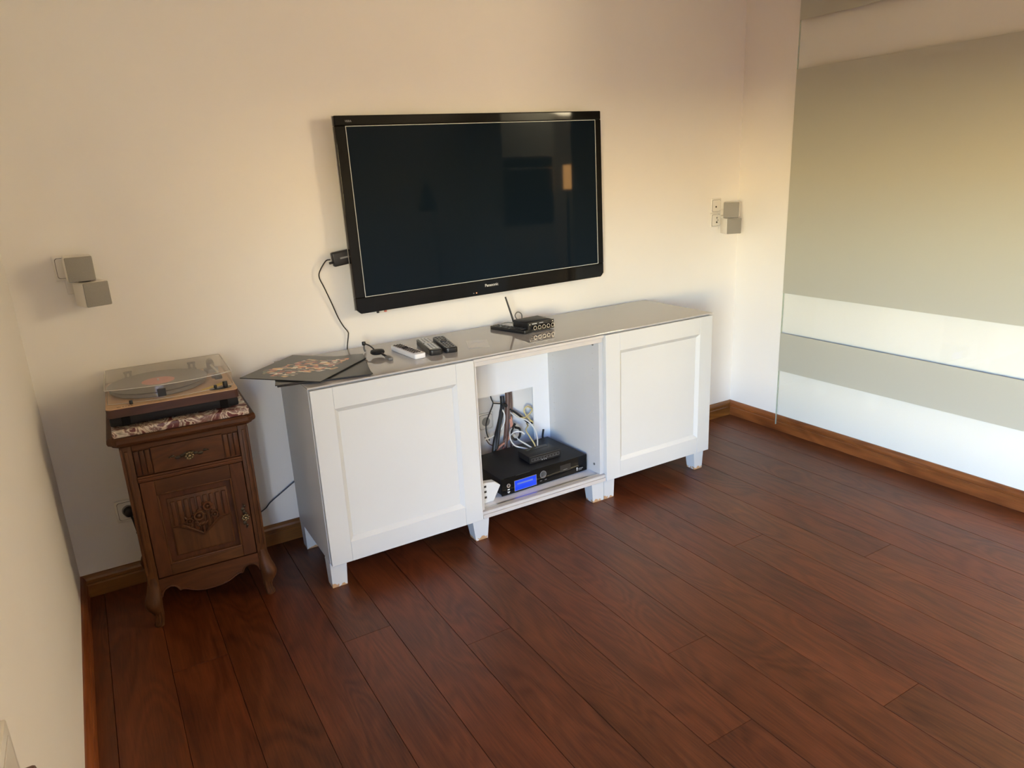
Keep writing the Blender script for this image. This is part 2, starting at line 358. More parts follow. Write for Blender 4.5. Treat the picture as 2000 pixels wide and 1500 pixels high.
# oak planks, each with eased edges
PW = 0.1572; x = -0.699 - PW; row = 0
JOINT = {2: [-0.15], 5: [-0.30], 7: [-0.53], 9: [-1.216], 10: [-0.903], 12: [-1.373], 14: [-0.578], 16: [-0.897]}
while x < FAR:
    x0, x1 = max(x, LEFT-0.02), min(x+PW, FAR+0.02)
    yl = RW_END-0.02 if x0 > RIGHT+0.02 else BACK
    js = [j for j in JOINT.get(row, [])] or [random.uniform(-1.95, -1.6)]
    ys = [BACK]; y = js[0]
    while y > REAR: ys.append(y); y -= random.uniform(1.55, 2.1)
    ys.append(REAR)
    for ya, yb in zip(ys[:-1], ys[1:]):
        g = 0.0005
        if ya <= -1.7 and x0 > RIGHT or x0 <= RIGHT or ya > -1.7:
            t = bmesh.new(); e = 0.0008
            lo = [(x0+g, yb+g), (x1-g, yb+g), (x1-g, ya-g), (x0+g, ya-g)]; hi = [(x0+g+e, yb+g+e*.5), (x1-g-e, yb+g+e*.5), (x1-g-e, ya-g-e*.5), (x0+g+e, ya-g-e*.5)]
            me = bpy.data.meshes.new('plank')
            V = [(u, v, -0.014) for u, v in lo] + [(u, v, -0.0012) for u, v in lo] + [(u, v, 0.0) for u, v in hi]
            F = [(3,2,1,0)] + [(k, (k+1) % 4, 4+(k+1) % 4, 4+k) for k in range(4)] + [(4+k, 4+(k+1) % 4, 8+(k+1) % 4, 8+k) for k in range(4)] + [(8,9,10,11)]
            me.from_pydata(V, [], F); me.materials.append(M['floor_wood']); t.free()
            o = bpy.data.objects.new('plank', me); C.objects.link(o); o.parent = fl
    x += PW; row += 1

T = 0.12
struct(MB().box(LEFT-T, FAR+T, BACK, BACK+T, -0.1, CEIL).build('wall_back', M['wall']))
WY0, WY1, WZ1, SHUT = -3.05, -1.71, 2.12, 1.60
struct(MB().box(LEFT-T, LEFT, REAR-T, WY0, -0.1, CEIL).box(LEFT-T, LEFT, WY1, BACK, -0.1, CEIL).box(LEFT-T, LEFT, WY0, WY1, WZ1, CEIL).box(LEFT-T, LEFT, WY0, WY1, -0.1, 0.0).build('wall_left', M['wall']))
struct(MB().box(LEFT-T, FAR+T, REAR-T, REAR, -0.1, CEIL).build('wall_rear', M['wall']))
struct(MB().box(RIGHT, RIGHT+T, RW_END, BACK, -0.1, CEIL).build('wall_right', M['wall']))
struct(MB().box(RIGHT+T, FAR+T, RW_END, RW_END+T, -0.1, CEIL).build('wall_return', M['wall']))
struct(MB().box(FAR, FAR+T, REAR, RW_END+T, -0.1, CEIL).build('wall_far', M['wall']))
struct(MB().box(LEFT-T, FAR+T, REAR-T, BACK+T, CEIL, CEIL+0.1).build('ceiling', M['ceiling']))
wf0, wf1 = LEFT-0.10, LEFT-0.04
w1 = struct(MB().box(wf0, wf1, WY0, WY1, 0, 0.09).box(wf0, wf1, WY0, WY1, WZ1-0.08, WZ1).box(wf0, wf1, WY0, WY0+0.08, 0.09, WZ1-0.08).box(wf0, wf1, WY1-0.08, WY1, 0.09, WZ1-0.08).box(wf0, wf1, -2.41, -2.35, 0.09, WZ1-0.08).build('window_1', M['white']))
MB().box(LEFT-0.075, LEFT-0.065, WY0+0.08, WY1-0.08, 0.09, WZ1-0.08).build('pane', M['glass'], w1)
sh = MB()
for k in range(11): sh.box(LEFT-0.118, LEFT-0.104, WY0+0.005, WY1-0.005, SHUT+k*0.05, SHUT+k*0.05+0.0485)
sh.build('roller_shutter', M['carcass'], w1)

# baseboards: flat plinth, groove, rounded cap
def skirt_prof(h=0.082, t=0.017):
    return [(0, 0), (t, 0), (t, 0.046), (t-0.004, 0.050), (t-0.004, 0.053), (t-0.001, 0.056), (t-0.001, 0.066), (t-0.004, 0.074), (t-0.009, 0.080), (0.004, h), (0, h)]
pf = skirt_prof()
struct(MB().prism([(BACK-u, v) for u, v in pf], LEFT, RIGHT, axis='X').build('baseboard_back', M['skirt_x']))
struct(MB().prism([(LEFT+u, v) for u, v in pf], WY1, BACK-0.001, axis='Y').build('baseboard_left', M['skirt']))
struct(MB().prism([(RIGHT-u, v) for u, v in pf], RW_END, BACK-0.001, axis='Y').build('baseboard_right', M['skirt']))

# sliding glass door hung in front of the right wall, clear glass with frosted bands
GX = 2.437; GY0, GY1 = -1.11, 0.145
d1 = struct(thing('door_1', 'clear glass sliding door with wide frosted bands in front of the right wall', None, (GX, 0, 0)))
MB().box(0, 0.008, GY0, GY1-0.0015, 0.036, 2.36).build('glass_pane', M['glass'], d1)
MB().box(-0.0005, 0.0085, GY1-0.0015, GY1, 0.036, 2.36).build('glass_edge', M['glass_edge'], d1)
for z0, z1 in ((0.332, 0.530), (0.735, 1.772), (1.977, 2.18)):
    MB().box(-0.0012, -0.0004, GY0, GY1, z0, z1).build('frosted_band', M['frost'], d1)
MB().box(-0.02, 0.028, GY0, GY1+0.3, 2.36, 2.42, 0.003).build('sliding_track', M['alu'], d1)

# ------------------------------------------------------------------ cabinets
CZ0, CZ1 = 0.098, 0.732
def leg_mesh(cx, yf, wt=0.060, wb=0.047, left_flat=False, right_flat=False, yb=None):
    """tapered wooden foot; the flat sides stay upright where two units meet"""
    d = 0.06
    h = CZ0
    l0, l1 = (-wt/2, -wt/2) if left_flat else (-wb/2, -wt/2); r0, r1 = (wt/2, wt/2) if right_flat else (wb/2, wt/2)
    m = MB(); m.loft([[(cx+l0, yf, 0), (cx+r0, yf, 0), (cx+r0, yf+d*.8, 0), (cx+l0, yf+d*.8, 0)], [(cx+l1, yf-.001, h), (cx+r1, yf-.001, h), (cx+r1, yf+d, h), (cx+l1, yf+d, h)]])
    return m
def legmat(seed):
    """white foot with the paint worn to wood along its lowest edge"""
    m = M['white'].copy(); m.name = 'white_lacquer_worn'; nt = m.node_tree; b = nt.nodes['Principled BSDF']
    src = b.inputs['Base Color'].links[0].from_socket
    tc = nt.nodes.new('ShaderNodeTexCoord'); sx = nt.nodes.new('ShaderNodeSeparateXYZ'); nt.links.new(tc.outputs['Object'], sx.inputs[0])
    n = nt.nodes.new('ShaderNodeTexNoise'); n.inputs['Scale'].default_value = 55; n.inputs['Detail'].default_value = 4; nt.links.new(tc.outputs['Object'], n.inputs['Vector'])
    a = nt.nodes.new('ShaderNodeMath'); a.operation = 'MULTIPLY_ADD'; a.inputs[1].default_value = 0.06; a.inputs[2].default_value = -0.024; nt.links.new(n.outputs['Fac'], a.inputs[0])
    c = nt.nodes.new('ShaderNodeMath'); c.operation = 'LESS_THAN'; nt.links.new(sx.outputs[2], c.inputs[0]); nt.links.new(a.outputs[0], c.inputs[1])
    mx = nt.nodes.new('ShaderNodeMix'); mx.data_type = 'RGBA'; nt.links.new(c.outputs[0], mx.inputs[0]); nt.links.new(src, mx.inputs[6]); mx.inputs[7].default_value = (0.50, 0.30, 0.15, 1)
    nt.links.new(mx.outputs[2], b.inputs['Base Color']); return m
M['leg'] = legmat(0)

def carcass(root, w):
    t = 0.018; y0, y1 = 0.022, 0.42
    MB().box(0, t, y0, y1, CZ0, CZ1, 0.0008, 1).build('side_panel', M['carcass'], root)
    MB().box(w-t, w, y0, y1, CZ0, CZ1, 0.0008, 1).build('side_panel', M['carcass'], root)
    MB().box(t, w-t, y0, y1, CZ0, CZ0+0.020).build('bottom_panel', M['interior'], root)
    MB().box(t, w-t, y0, y1, CZ1-0.020, CZ1).build('top_panel', M['interior'], root)
def shaker_door(root, w, z0, z1, stile=0.075, t=0.019, lean=0.0):
    d = thing('door', None, None); d.parent = root; d.rotation_euler = (0, 0, 0)
    g = 0.0003
    for a, b_ in ((0.001, stile), (w-stile, w-0.001)):
        MB().box(a, b_, 0, t, z0, z1, 0.0015).build('stile', M['white'], d)
    for a, b_ in ((z0, z0+stile), (z1-stile, z1)):
        MB().box(stile+g, w-stile-g, 0.0003, t, a, b_, 0.0008, 1).build('rail', M['white'], d)
    # sloped moulding round the recessed panel
    X0, X1, Z0, Z1, k, dp = stile, w-stile, z0+stile, z1-stile, 0.014, 0.011
    o = [(X0, 0.0006, Z0), (X1, 0.0006, Z0), (X1, 0.0006, Z1), (X0, 0.0006, Z1)]
    i = [(X0+k, dp, Z0+k), (X1-k, dp, Z0+k), (X1-k, dp, Z1-k), (X0+k, dp, Z1-k)]
    me = bpy.data.meshes.new('moulding'); o2 = [(a, dp+.004, c) for a, _, c in o]; i2 = [(a, dp+.004, c) for a, _, c in i]
    F = []
    for q in range(4):
        n_ = (q+1) % 4; F += [(q, n_, 4+n_, 4+q), (8+q, 12+q, 12+n_, 8+n_), (q, 8+q, 8+n_, n_), (4+q, 4+n_, 12+n_, 12+q)]
    me.from_pydata(o+i+o2+i2, [], F); me.materials.append(M['white'])
    ob = bpy.data.objects.new('moulding', me); C.objects.link(ob); ob.parent = d
    MB().box(X0+0.002, X1-0.002, dp+0.001, t-0.002, Z0+0.002, Z1-0.002).build('door_panel', M['white'], d)
    return d

c1 = thing('sideboard_cabinet', 'white sideboard cabinet with shaker door standing next to the carved nightstand', 'cabinet', (0, 0, 0), group='white sideboard units')
carcass(c1, 0.6)
MB().box(0.018, 0.582, 0.405, 0.41, CZ0+.02, CZ1-.02).build('back_panel', M['interior'], c1)
shaker_door(c1, 0.6, 0.094, 0.7315)
leg_mesh(0.028, 0.022, left_flat=True).build('leg', M['leg'], c1)
leg_mesh(0.030, 0.355, left_flat=True).build('leg', M['leg'], c1)
leg_mesh(0.545, 0.355).build('leg', M['leg'], c1)

c2 = thing('open_cabinet', 'open doorless middle sideboard unit with a square hole cut in its back', 'cabinet', (0.6, 0, 0), group='white sideboard units')
carcass(c2, 0.6)
# back panel with the cable cut-out
MB().box(0.018, 0.10, 0.402, 0.408, CZ0+.02, CZ1-.02).box(0.495, 0.582, 0.402, 0.408, CZ0+.02, CZ1-.02).box(0.10, 0.495, 0.402, 0.408, 0.442, CZ1-.02).build('back_panel', M['interior'], c2)
MB().box(0.002, 0.599, 0.016, 0.022, 0.702, CZ1-0.012, 0.0008, 1).build('top_rail', M['rail'], c2)
MB().box(0.002, 0.599, 0.008, 0.024, CZ1-0.011, CZ1, 0.001, 1).build('rail_lip', M['rail'], c2)
br = MB().box(0.002, 0.599, 0.004, 0.022, 0.094, 0.109, 0.001, 1).box(0.002, 0.599, 0.012, 0.022, 0.109, 0.118).box(0.002, 0.599, 0.006, 0.030, 0.1185, 0.123, 0.001, 1)
br.build('bottom_rail', M['rail'], c2)
MB().box(0.004, 0.597, 0.031, 0.045, 0.1185, 0.1225, 0.001, 1).build('door_track', M['alu'], c2)
for zz in (0.687, 0.158):
    MB().cyl((0.5815, 0.062, zz), 0.0055, 0.003, 'X', 12).build('screw', M['grey_plastic'], c2)
ph = MB().cyl((0, 0, 0), 0.0022, 0.002, 'X', 8).bm
me_h = bpy.data.meshes.new('pin_hole'); ph.to_mesh(me_h); ph.free(); me_h.materials.append(M['rail'])
for k in range(15):
    for yy in (0.065, 0.36):
        o = bpy.data.objects.new('pin_hole', me_h); C.objects.link(o); o.parent = c2; o.location = (0.5815, yy, 0.20+k*0.032)
leg_mesh(-0.002, 0.022, wt=0.075, wb=0.052).build('leg', M['leg'], c2)
leg_mesh(0.567, 0.022, wt=0.064, wb=0.05, right_flat=True).build('leg', M['leg'], c2)
leg_mesh(0.567, 0.355, wt=0.064, wb=0.05, right_flat=True).build('leg', M['leg'], c2)

c3 = thing('sideboard_cabinet', 'white sideboard cabinet with shaker door nearest to the glass sliding door', 'cabinet', (1.2, 0, 0), group='white sideboard units')
carcass(c3, 0.6)
MB().box(0.018, 0.582, 0.405, 0.41, CZ0+.02, CZ1-.02).build('back_panel', M['interior'], c3)
shaker_door(c3, 0.6, 0.094, 0.7315)
leg_mesh(0.030, 0.022, left_flat=True, wt=0.056).build('leg', M['leg'], c3)
leg_mesh(0.558, 0.022, right_flat=False).build('leg', M['leg'], c3)
leg_mesh(0.030, 0.355, left_flat=True).build('leg', M['leg'], c3)
leg_mesh(0.558, 0.355).build('leg', M['leg'], c3)

tp = thing('cabinet_top', 'long glossy greige glass top lying across the three white sideboard units', 'tabletop', (0, 0, 0))
ZT = 0.742
MB().box(-0.004, 1.804, 0.006, 0.455, CZ1+0.0042, ZT, 0.0012).build('glass_sheet', M['top'], tp)
MB().box(0.002, 1.798, 0.020, 0.42, CZ1, CZ1+0.0042).build('backing', M['top_edge'], tp)

# ------------------------------------------------------------------ television
tv = thing('television', 'large black flat television mounted on the wall above the white sideboard', 'television', (0.9155, 0.416, 1.2485), rot=(0, R(-0.78), 0))
w, h = 1.195, 0.722
X, Z = w/2, h/2
bz, bt, bb = 0.040, 0.036, 0.062
# glossy frame from four bars
MB().box(-X, X, 0, 0.022, Z-bt, Z, 0.004).build('frame_top', M['black_gloss'], tv)
fb = MB().prism([(-X, -Z+bb), (-X, -Z+0.016), (-X+0.016, -Z), (X-0.016, -Z), (X, -Z+0.016), (X, -Z+bb)], 0, 0.022, 'Y', 0.003)
fb = fb.build('frame_bottom', M['black_gloss'], tv)
MB().box(-X, -X+bz, 0.0003, 0.022, -Z+bb, Z-bt, 0.002).build('frame_side', M['black_gloss'], tv)
MB().box(X-bz*0.72, X, 0.0003, 0.022, -Z+bb, Z-bt, 0.002).build('frame_side', M['black_gloss'], tv)
MB().box(-X+bz, X-bz*0.72, 0.003, 0.02, -Z+bb, Z-bt).build('screen', M['screen'], tv)
lw = 0.0022; x0, x1, z0, z1 = -X+bz, X-bz*0.72, -Z+bb, Z-bt
MB().box(x0, x1, 0.0015, 0.004, z1-lw, z1).box(x0, x1, 0.0015, 0.004, z0, z0+lw).box(x0, x0+lw, 0.0015, 0.004, z0+lw, z1-lw).box(x1-lw, x1, 0.0015, 0.004, z0+lw, z1-lw).build('screen_line', M['line'], tv)
MB().box(-X-0.001, X+0.001, 0.022, 0.027, -Z+0.012, Z+0.001, 0.001, 1).build('metal_rim', M['silver'], tv)
MB().box(-X+0.03, X-0.03, 0.027, 0.054, -Z+0.03, Z-0.03, 0.008).build('rear_housing', M['black'], tv)
MB().box(-0.2, 0.2, 0.054, 0.068, -0.2, 0.2).build('wall_mount', M['black_matte'], tv)
text('brand_lettering', 'Panasonic', 0.0165, M['white_print'], tv, (0.0, -0.0004, -Z+0.038), FACE)
text('series_lettering', 'VIERA', 0.0095, M['grey_print'], tv, (-X+0.052, -0.0004, Z-0.020), FACE)
MB().cyl((-0.075, -0.0006, -Z+0.013), 0.0026, 0.002, 'Y', 10).build('power_light', M['led'], tv)
MB().cyl((-0.088, -0.0006, -Z+0.013), 0.0024, 0.002, 'Y', 10).build('sensor', M['grey_print'], tv)
for k, mt in enumerate(('cable_black', 'plate', 'red_label')):
    MB().cyl((-X+0.095+k*0.016, 0.034, -Z+0.005), 0.0055, 0.034, 'Z', 10).build('jack_plug', M[mt], tv)

# black media stick pushed into the side of the television, with its lead
dg_ = thing('power_adapter_box', 'small black rectangular adapter box behind the left edge of the television', 'adapter', (0.300, 0.455, 1.097), rot=(0, R(-7), 0))
MB().box(-0.040, 0.040, -0.013, 0.013, -0.027, 0.027, 0.006, 3).build('housing', M['black'], dg_, True)
MB().box(-0.012, 0.022, -0.0138, -0.0128, -0.002, 0.004).build('print_mark', M['grey_print'], dg_)
MB().cyl((-0.046, 0, -0.010), 0.0045, 0.016, 'X', 10, bev=0.001).build('strain_relief', M['black'], dg_, True)
tag(MB().tube([(0.254, 0.455, 1.094), (0.236, 0.458, 1.090), (0.212, 0.464, 1.056), (0.207, 0.467, 1.030), (0.222, 0.470, 0.990), (0.243, 0.472, 0.930), (0.262, 0.474, 0.872), (0.280, 0.476, 0.832), (0.296, 0.476, 0.806), (0.296, 0.476, 0.790), (0.286, 0.476, 0.74), (0.28, 0.472, 0.66), (0.30, 0.47, 0.5)], 0.0022).build('adapter_cable', M['cable_black'], smooth=True), 'thin black cable hanging down the wall from the adapter beside the television', 'cable')

# ------------------------------------------------------------------ cube speakers
def cube_speaker(label, loc, yaws, offs, group):
    root = thing('cube_speaker', label, 'speaker', loc, group=group)
    for yaw, (dx, dz) in zip(yaws, offs):
        sgm = thing('speaker_cube', None, None); sgm.parent = root; sgm.location = (dx, 0, dz); sgm.rotation_euler = (0, 0, R(yaw))
        MB().box(-0.039, 0.039, -0.036, 0.042, -0.039, 0.039, 0.004, 2).build('shell', M['shell'], sgm, True)
        MB().box(-0.0375, 0.0375, -0.042, -0.0355, -0.0375, 0.0375, 0.003, 2).build('grille', M['grille'], sgm, True)
    MB().cyl((0, 0.002, 0.0), 0.018, 0.010, 'Z', 20).build('swivel', M['slit'], root)
    return root
sp1 = cube_speaker('white double cube speaker with grey grilles high on the wall above the turntable', (-0.553, 0.415, 1.110), (4, 20), ((-0.008, 0.041), (0.014, -0.041)), 'cube speakers on the back wall')
MB().cyl((-0.02, 0.047, 0.0), 0.011, 0.05, 'Y', 12).build('wall_arm', M['shell'], sp1)
MB().box(-0.055, 0.0, 0.066, 0.0705, -0.045, 0.03, 0.003).build('mount_plate', M['shell'], sp1)
sp2 = cube_speaker('white double cube speaker with grey grilles beside the corner by the glass door', (2.330, 0.405, 1.105), (-51, -24), ((0.002, 0.040), (0.0, -0.040)), 'cube speakers on the back wall')
MB().cyl((0.01, 0.055, 0.0), 0.011, 0.05, 'Y', 12).build('wall_arm', M['shell'], sp2)
MB().box(-0.02, 0.04, 0.076, 0.0805, -0.04, 0.04, 0.003).build('mount_plate', M['shell'], sp2)

# ------------------------------------------------------------------ wall plates and sockets
def plate(name, label, cat, cx, cz, size=0.080, group=None, socket=True, holes=()):
    """plate on the back wall: outer frame with a rounded recessed centre"""
    root = thing(name, label, cat, (cx, BACK, cz), group=group)
    s = size/2
    MB().box(-s, s, -0.009, -0.0003, -s, s, 0.003, 3).build('frame', M['plate'], root, True)
    i = s*0.80; rr = i*0.25
    def rnd(q, rad):
        out = []
        for cx_, cz_, a0 in ((q-rad, q-rad, 0), (-q+rad, q-rad, 90), (-q+rad, -q+rad, 180), (q-rad, -q+rad, 270)):
            for k in range(5): a = R(a0+k*22.5); out.append((cx_+rad*math.cos(a), cz_+rad*math.sin(a)))
        return out
    MB().prism(rnd(i+0.0012, rr), -0.0096, -0.008, 'Y').build('joint_line', M['slit'], root)
    MB().prism(rnd(i, rr), -0.0105, -0.008, 'Y').build('insert', M['plate'], root)
    if socket:
        MB().cyl((0, -0.0106, 0), s*0.52, 0.0008, 'Y', 24).build('socket_well', M['grille'], root)
    for hx, hz, hr in holes:
        MB().cyl((hx, -0.011, hz), hr, 0.002, 'Y', 10).build('socket_hole', M['slit'], root)
    return root
plate('blank_wall_plate', 'square white wall plate half hidden behind the cube speaker above the turntable', 'wall plate', -0.592, 1.150, 0.078, socket=False)
plate('antenna_socket', 'white aerial wall socket plate directly above the cable outlet plate', 'socket', 2.297, 1.166, 0.070, socket=False, holes=((-0.004, -0.006, 0.0045),))
pl = plate('cable_outlet_plate', 'white wall plate with a thin speaker wire plugged in, below the aerial socket', 'socket', 2.297, 1.092, 0.070, socket=False, holes=((0.006, 0.012, 0.0045), (0.010, 0.0, 0.004), (0.004, -0.010, 0.0045)))
MB().tube([(0.006, -0.012, 0.040), (0.004, -0.016, 0.020), (0.006, -0.013, 0.006), (0.008, -0.016, -0.014), (0.020, -0.012, -0.030), (0.024, -0.005, -0.045)], 0.0014, 6).build('speaker_wire', M['cable_white'], pl, True)
pw = plate('power_socket', 'white wall socket low on the wall beside the carved nightstand', 'socket', -0.571, 0.288, 0.080)
pg = thing('power_plug', 'round black power plug in the wall socket beside the nightstand', 'plug', (-0.566, BACK-0.012, 0.286))
MB().cyl((-0.003, -0.010, 0), 0.019, 0.022, 'Y', 20, r2=0.016, bev=0.003).build('plug_body', M['black'], pg, True)
MB().tube([(0.0, -0.016, -0.012), (0.004, -0.016, -0.035), (0.008, -0.010, -0.075), (0.014, -0.006, -0.105), (0.034, -0.002, -0.125), (0.08, 0.002, -0.16)], 0.0032).build('plug_cord', M['cable_black'], pg, True)
MB().sph((0.009, -0.010, -0.085), 0.0055, n=10).build('cord_knot', M['black'], pg, True)
tag(MB().tube([(-0.30, 0.474, 0.115), (-0.20, 0.474, 0.125), (-0.12, 0.474, 0.157), (-0.09, 0.474, 0.182), (-0.05, 0.474, 0.206), (0.0, 0.474, 0.236), (0.05, 0.474, 0.262), (0.12, 0.474, 0.27)], 0.0024).build('mains_cable', M['cable_black'], smooth=True), 'thin black cord rising along the wall from behind the nightstand to the sideboard', 'cable')
# plate at the near end of the left wall, only its edge is in view
lp = thing('wall_socket', 'white double wall socket with dark plug on the left wall', 'socket', (LEFT, -1.240, 0.655))
MB().box(0.0003, 0.012, -0.07, 0.062, -0.045, 0.045, 0.003).build('frame', M['plate'], lp, True)
MB().box(0.012, 0.0135, -0.052, 0.044, -0.03, 0.03, 0.0005, 1).build('insert', M['plate'], lp)
MB().cyl((0.028, -0.03, 0.0), 0.020, 0.03, 'X', 18, bev=0.003).build('plug', M['cable_brown'], lp, True)

# ------------------------------------------------------------------ nightstand
NX, NY, NR = -0.371, 0.126, R(-2.0)
nsd = thing('nightstand', 'antique carved oak nightstand with marble top, drawer and cabriole feet', 'nightstand', (NX, NY, 0), NR)
A, AX = M['antique'], M['antique_x']
HW, ND = 0.187, 0.325
# corner posts with flutes
for sx in (-1, 1):
    for yy, nm in ((0.0, 'front'), (ND-0.03, 'rear')):
        xc = sx*(HW-0.016); m = MB().box(xc-0.016, xc+0.016, yy, yy+0.03, 0.115, 0.635, 0.003)
        if nm == 'front':
            m.box(xc-0.005, xc+0.005, yy-0.0035, yy+0.002, 0.20, 0.615, 0.002)
            m.box(xc+sx*0.0125-0.0035, xc+sx*0.0125+0.0035, yy-0.003, yy+0.002, 0.19, 0.625, 0.0015)
        m.build('corner_post', A, nsd, True)
        # cabriole foot
        oy = -1 if nm == 'front' else 1; rings = []
        prof = [(0.175, 0.016, 0.0), (0.15, 0.0175, 0.001), (0.12, 0.021, 0.005), (0.098, 0.0245, 0.010), (0.085, 0.025, 0.012), (0.068, 0.022, 0.010), (0.050, 0.0165, 0.005), (0.034, 0.0135, 0.002), (0.018, 0.0135, 0.004), (0.008, 0.0150, 0.007), (0.0, 0.0135, 0.007)]
        yc = yy + 0.015
        for z, hs, of in prof:
            px, py = xc+sx*of, yc+oy*of
            rings.append([(px+hs*math.cos(a)*1.08, py+hs*math.sin(a)*1.08, z) for a in [math.pi*2*k/12+0.2 for k in range(12)]])
        f = MB().loft(rings)
        if nm == 'front':
            for q in (-0.008, 0.0, 0.008):
                f.tube([(xc+sx*0.008+q, yc-0.020, 0.080), (xc+sx*0.004+q, yc-0.019, 0.055), (xc+sx*0.004+q, yc-0.015, 0.030), (xc+sx*0.007+q, yc-0.019, 0.008)], 0.0042, 6, 4)
        f.build('foot', A, nsd, True)
IX = HW-0.032
MB().box(-HW+0.003, -HW+0.018, 0.028, ND-0.028, 0.125, 0.635).build('side_panel', A, nsd)
MB().box(HW-0.018, HW-0.003, 0.028, ND-0.028, 0.125, 0.635).build('side_panel', A, nsd)
MB().box(-IX, IX, ND-0.015, ND-0.005, 0.125, 0.635).build('back_panel', A, nsd)
MB().box(-IX, IX, 0.03, ND-0.015, 0.145, 0.16).build('bottom_board', AX, nsd)
MB().box(-IX, IX, 0.001, 0.03, 0.614, 0.636, 0.002).build('top_rail', AX, nsd)
mr = MB().box(-IX, IX, 0.001, 0.035, 0.505, 0.524, 0.002)
mr.box(-IX, IX, -0.004, 0.003, 0.511, 0.518, 0.002).build('middle_rail', AX, nsd)
# scalloped apron
sc = [(0.155, 0.098), (0.150, 0.113), (0.140, 0.124), (0.125, 0.129), (0.112, 0.126), (0.103, 0.116), (0.098, 0.106), (0.090, 0.108), (0.078, 0.104), (0.062, 0.095), (0.045, 0.088), (0.025, 0.084), (0.0, 0.083)]
out = [(-IX, 0.165), (IX, 0.165)] + sc + [(-u, v) for u, v in sc[::-1][1:]]
MB().prism(out, 0.002, 0.022, 'Y').build('apron', AX, nsd)
MB().tube([(u, 0.002, v+0.004) for u, v in sc] + [(-u, 0.002, v+0.004) for u, v in sc[::-1][1:]], 0.0034, 6, 2).build('apron_bead', AX, nsd, True)
MB().prism([(u+0.022, z) for u, z in ((0.0, 0.125), (0.27, 0.125), (0.27, 0.105), (0.22, 0.11), (0.135, 0.098), (0.05, 0.11), (0.0, 0.105))], -HW+0.004, -HW+0.016, 'X').build('side_apron', AX, nsd)
MB().prism([(u+0.022, z) for u, z in ((0.0, 0.125), (0.27, 0.125), (0.27, 0.105), (0.22, 0.11), (0.135, 0.098), (0.05, 0.11), (0.0, 0.105))], HW-0.016, HW-0.004, 'X').build('side_apron', AX, nsd)
# moulded top board and marble slab
tb = MB(); ow = 0.216
def ring(e, z, cut): 
    x, y0, y1 = ow-e, -0.030+e, ND+0.012-e; c = cut
    return [(-x+c, y0, z), (x-c, y0, z), (x, y0+c, z), (x, y1, z), (-x, y1, z), (-x, y0+c, z)]
tb.loft([ring(0.014, 0.634, 0.020), ring(0.010, 0.640, 0.022), ring(0.003, 0.643, 0.024), ring(0.0, 0.650, 0.026), ring(0.001, 0.660, 0.026), ring(0.006, 0.666, 0.024)])
tb.box(-0.20, -0.194, -0.012, ND+0.004, 0.664, 0.672, 0.002).build('top_board', AX, nsd)
MB().box(-0.196, 0.198, -0.017, ND+0.002, 0.666, 0.690, 0.004).build('marble_slab', M['marble'], nsd, True)
# drawer: plain centre, fluted ends
dr = thing('drawer', None, None); dr.parent = nsd
MB().box(-0.105, 0.105, 0.003, 0.022, 0.526, 0.612, 0.002).build('drawer_front', AX, dr)
for sx in (-1, 1):
    for k in range(3):
        xc = sx*(0.1145+k*0.0155)
        MB().box(xc-0.0068, xc+0.0068, 0.001, 0.02, 0.529, 0.609, 0.0025).build('flute', A, dr, True)
MB().box(-IX+0.001, IX-0.001, 0.008, 0.022, 0.525, 0.613).build('drawer_backing', AX, dr)
def flower_knob(parent, loc, r, vertical):
    k = thing('knob', None, None); k.parent = parent; k.location = loc
    m = MB()
    L_ = 0.056 if not vertical else 0.042
    for s in (-1, 1):
        pts = [(s*t_*L_, 0.0, 0.004*math.sin(t_*9)) for t_ in (0.1, 0.35, 0.6, 0.85, 1.0)]
        for i, (px, py, pz) in enumerate(pts):
            rad = (0.009, 0.0065, 0.0075, 0.005, 0.003)[i]
            if vertical: m.sph((pz, py, px), rad*0.8, 0.0025, rad, 10)
            else: m.sph((px, py, pz), rad*1.2, 0.0025, rad*0.8, 10)
    m.build('knob_plate', M['bronze_dark'], k, True)
    p = MB().cyl((0, -0.006, 0), r*0.45, 0.014, 'Y', 12)
    for a in range(8): p.sph((r*0.68*math.cos(a*math.pi/4), -0.015, r*0.68*math.sin(a*math.pi/4)), r*0.33, r*0.30, r*0.33, 8)
    p.sph((0, -0.018, 0), r*0.40, r*0.34, r*0.40, 10)
    p.build('knob_flower', M['bronze'], k, True)
flower_knob(dr, (0.001, 0.002, 0.567), 0.0145, False)
# door: frame, sunk panel, fluting and carved flowers
nd = thing('door', None, None); nd.parent = nsd
DX0, DX1, DZ0, DZ1 = -0.153, 0.153, 0.168, 0.503
MB().box(DX0, -0.112, 0.003, 0.024, DZ0, DZ1, 0.002).build('door_stile', A, nd)
MB().box(0.112, DX1, 0.003, 0.024, DZ0, DZ1, 0.002).build('door_stile', A, nd)
MB().box(-0.112, 0.112, 0.0034, 0.024, DZ0, 0.205, 0.002).build('door_rail', AX, nd)
MB().box(-0.112, 0.112, 0.0034, 0.024, 0.455, DZ1, 0.002).build('door_rail', AX, nd)
MB().box(-0.112, 0.112, 0.013, 0.024, 0.205, 0.455).build('sunk_field', A, nd)
mo = MB()
for p_, q_ in (((-0.110, 0.207), (0.110, 0.207)), ((0.110, 0.207), (0.110, 0.453)), ((0.110, 0.453), (-0.110, 0.453)), ((-0.110, 0.453), (-0.110, 0.207))):
    mo.tube([(p_[0], 0.008, p_[1]), (q_[0], 0.008, q_[1])], 0.0042, 8, 1)
mo.build('door_moulding', A, nd, True)
MB().box(-0.088, 0.094, 0.009, 0.016, 0.226, 0.430, 0.003).build('raised_panel', A, nd, True)
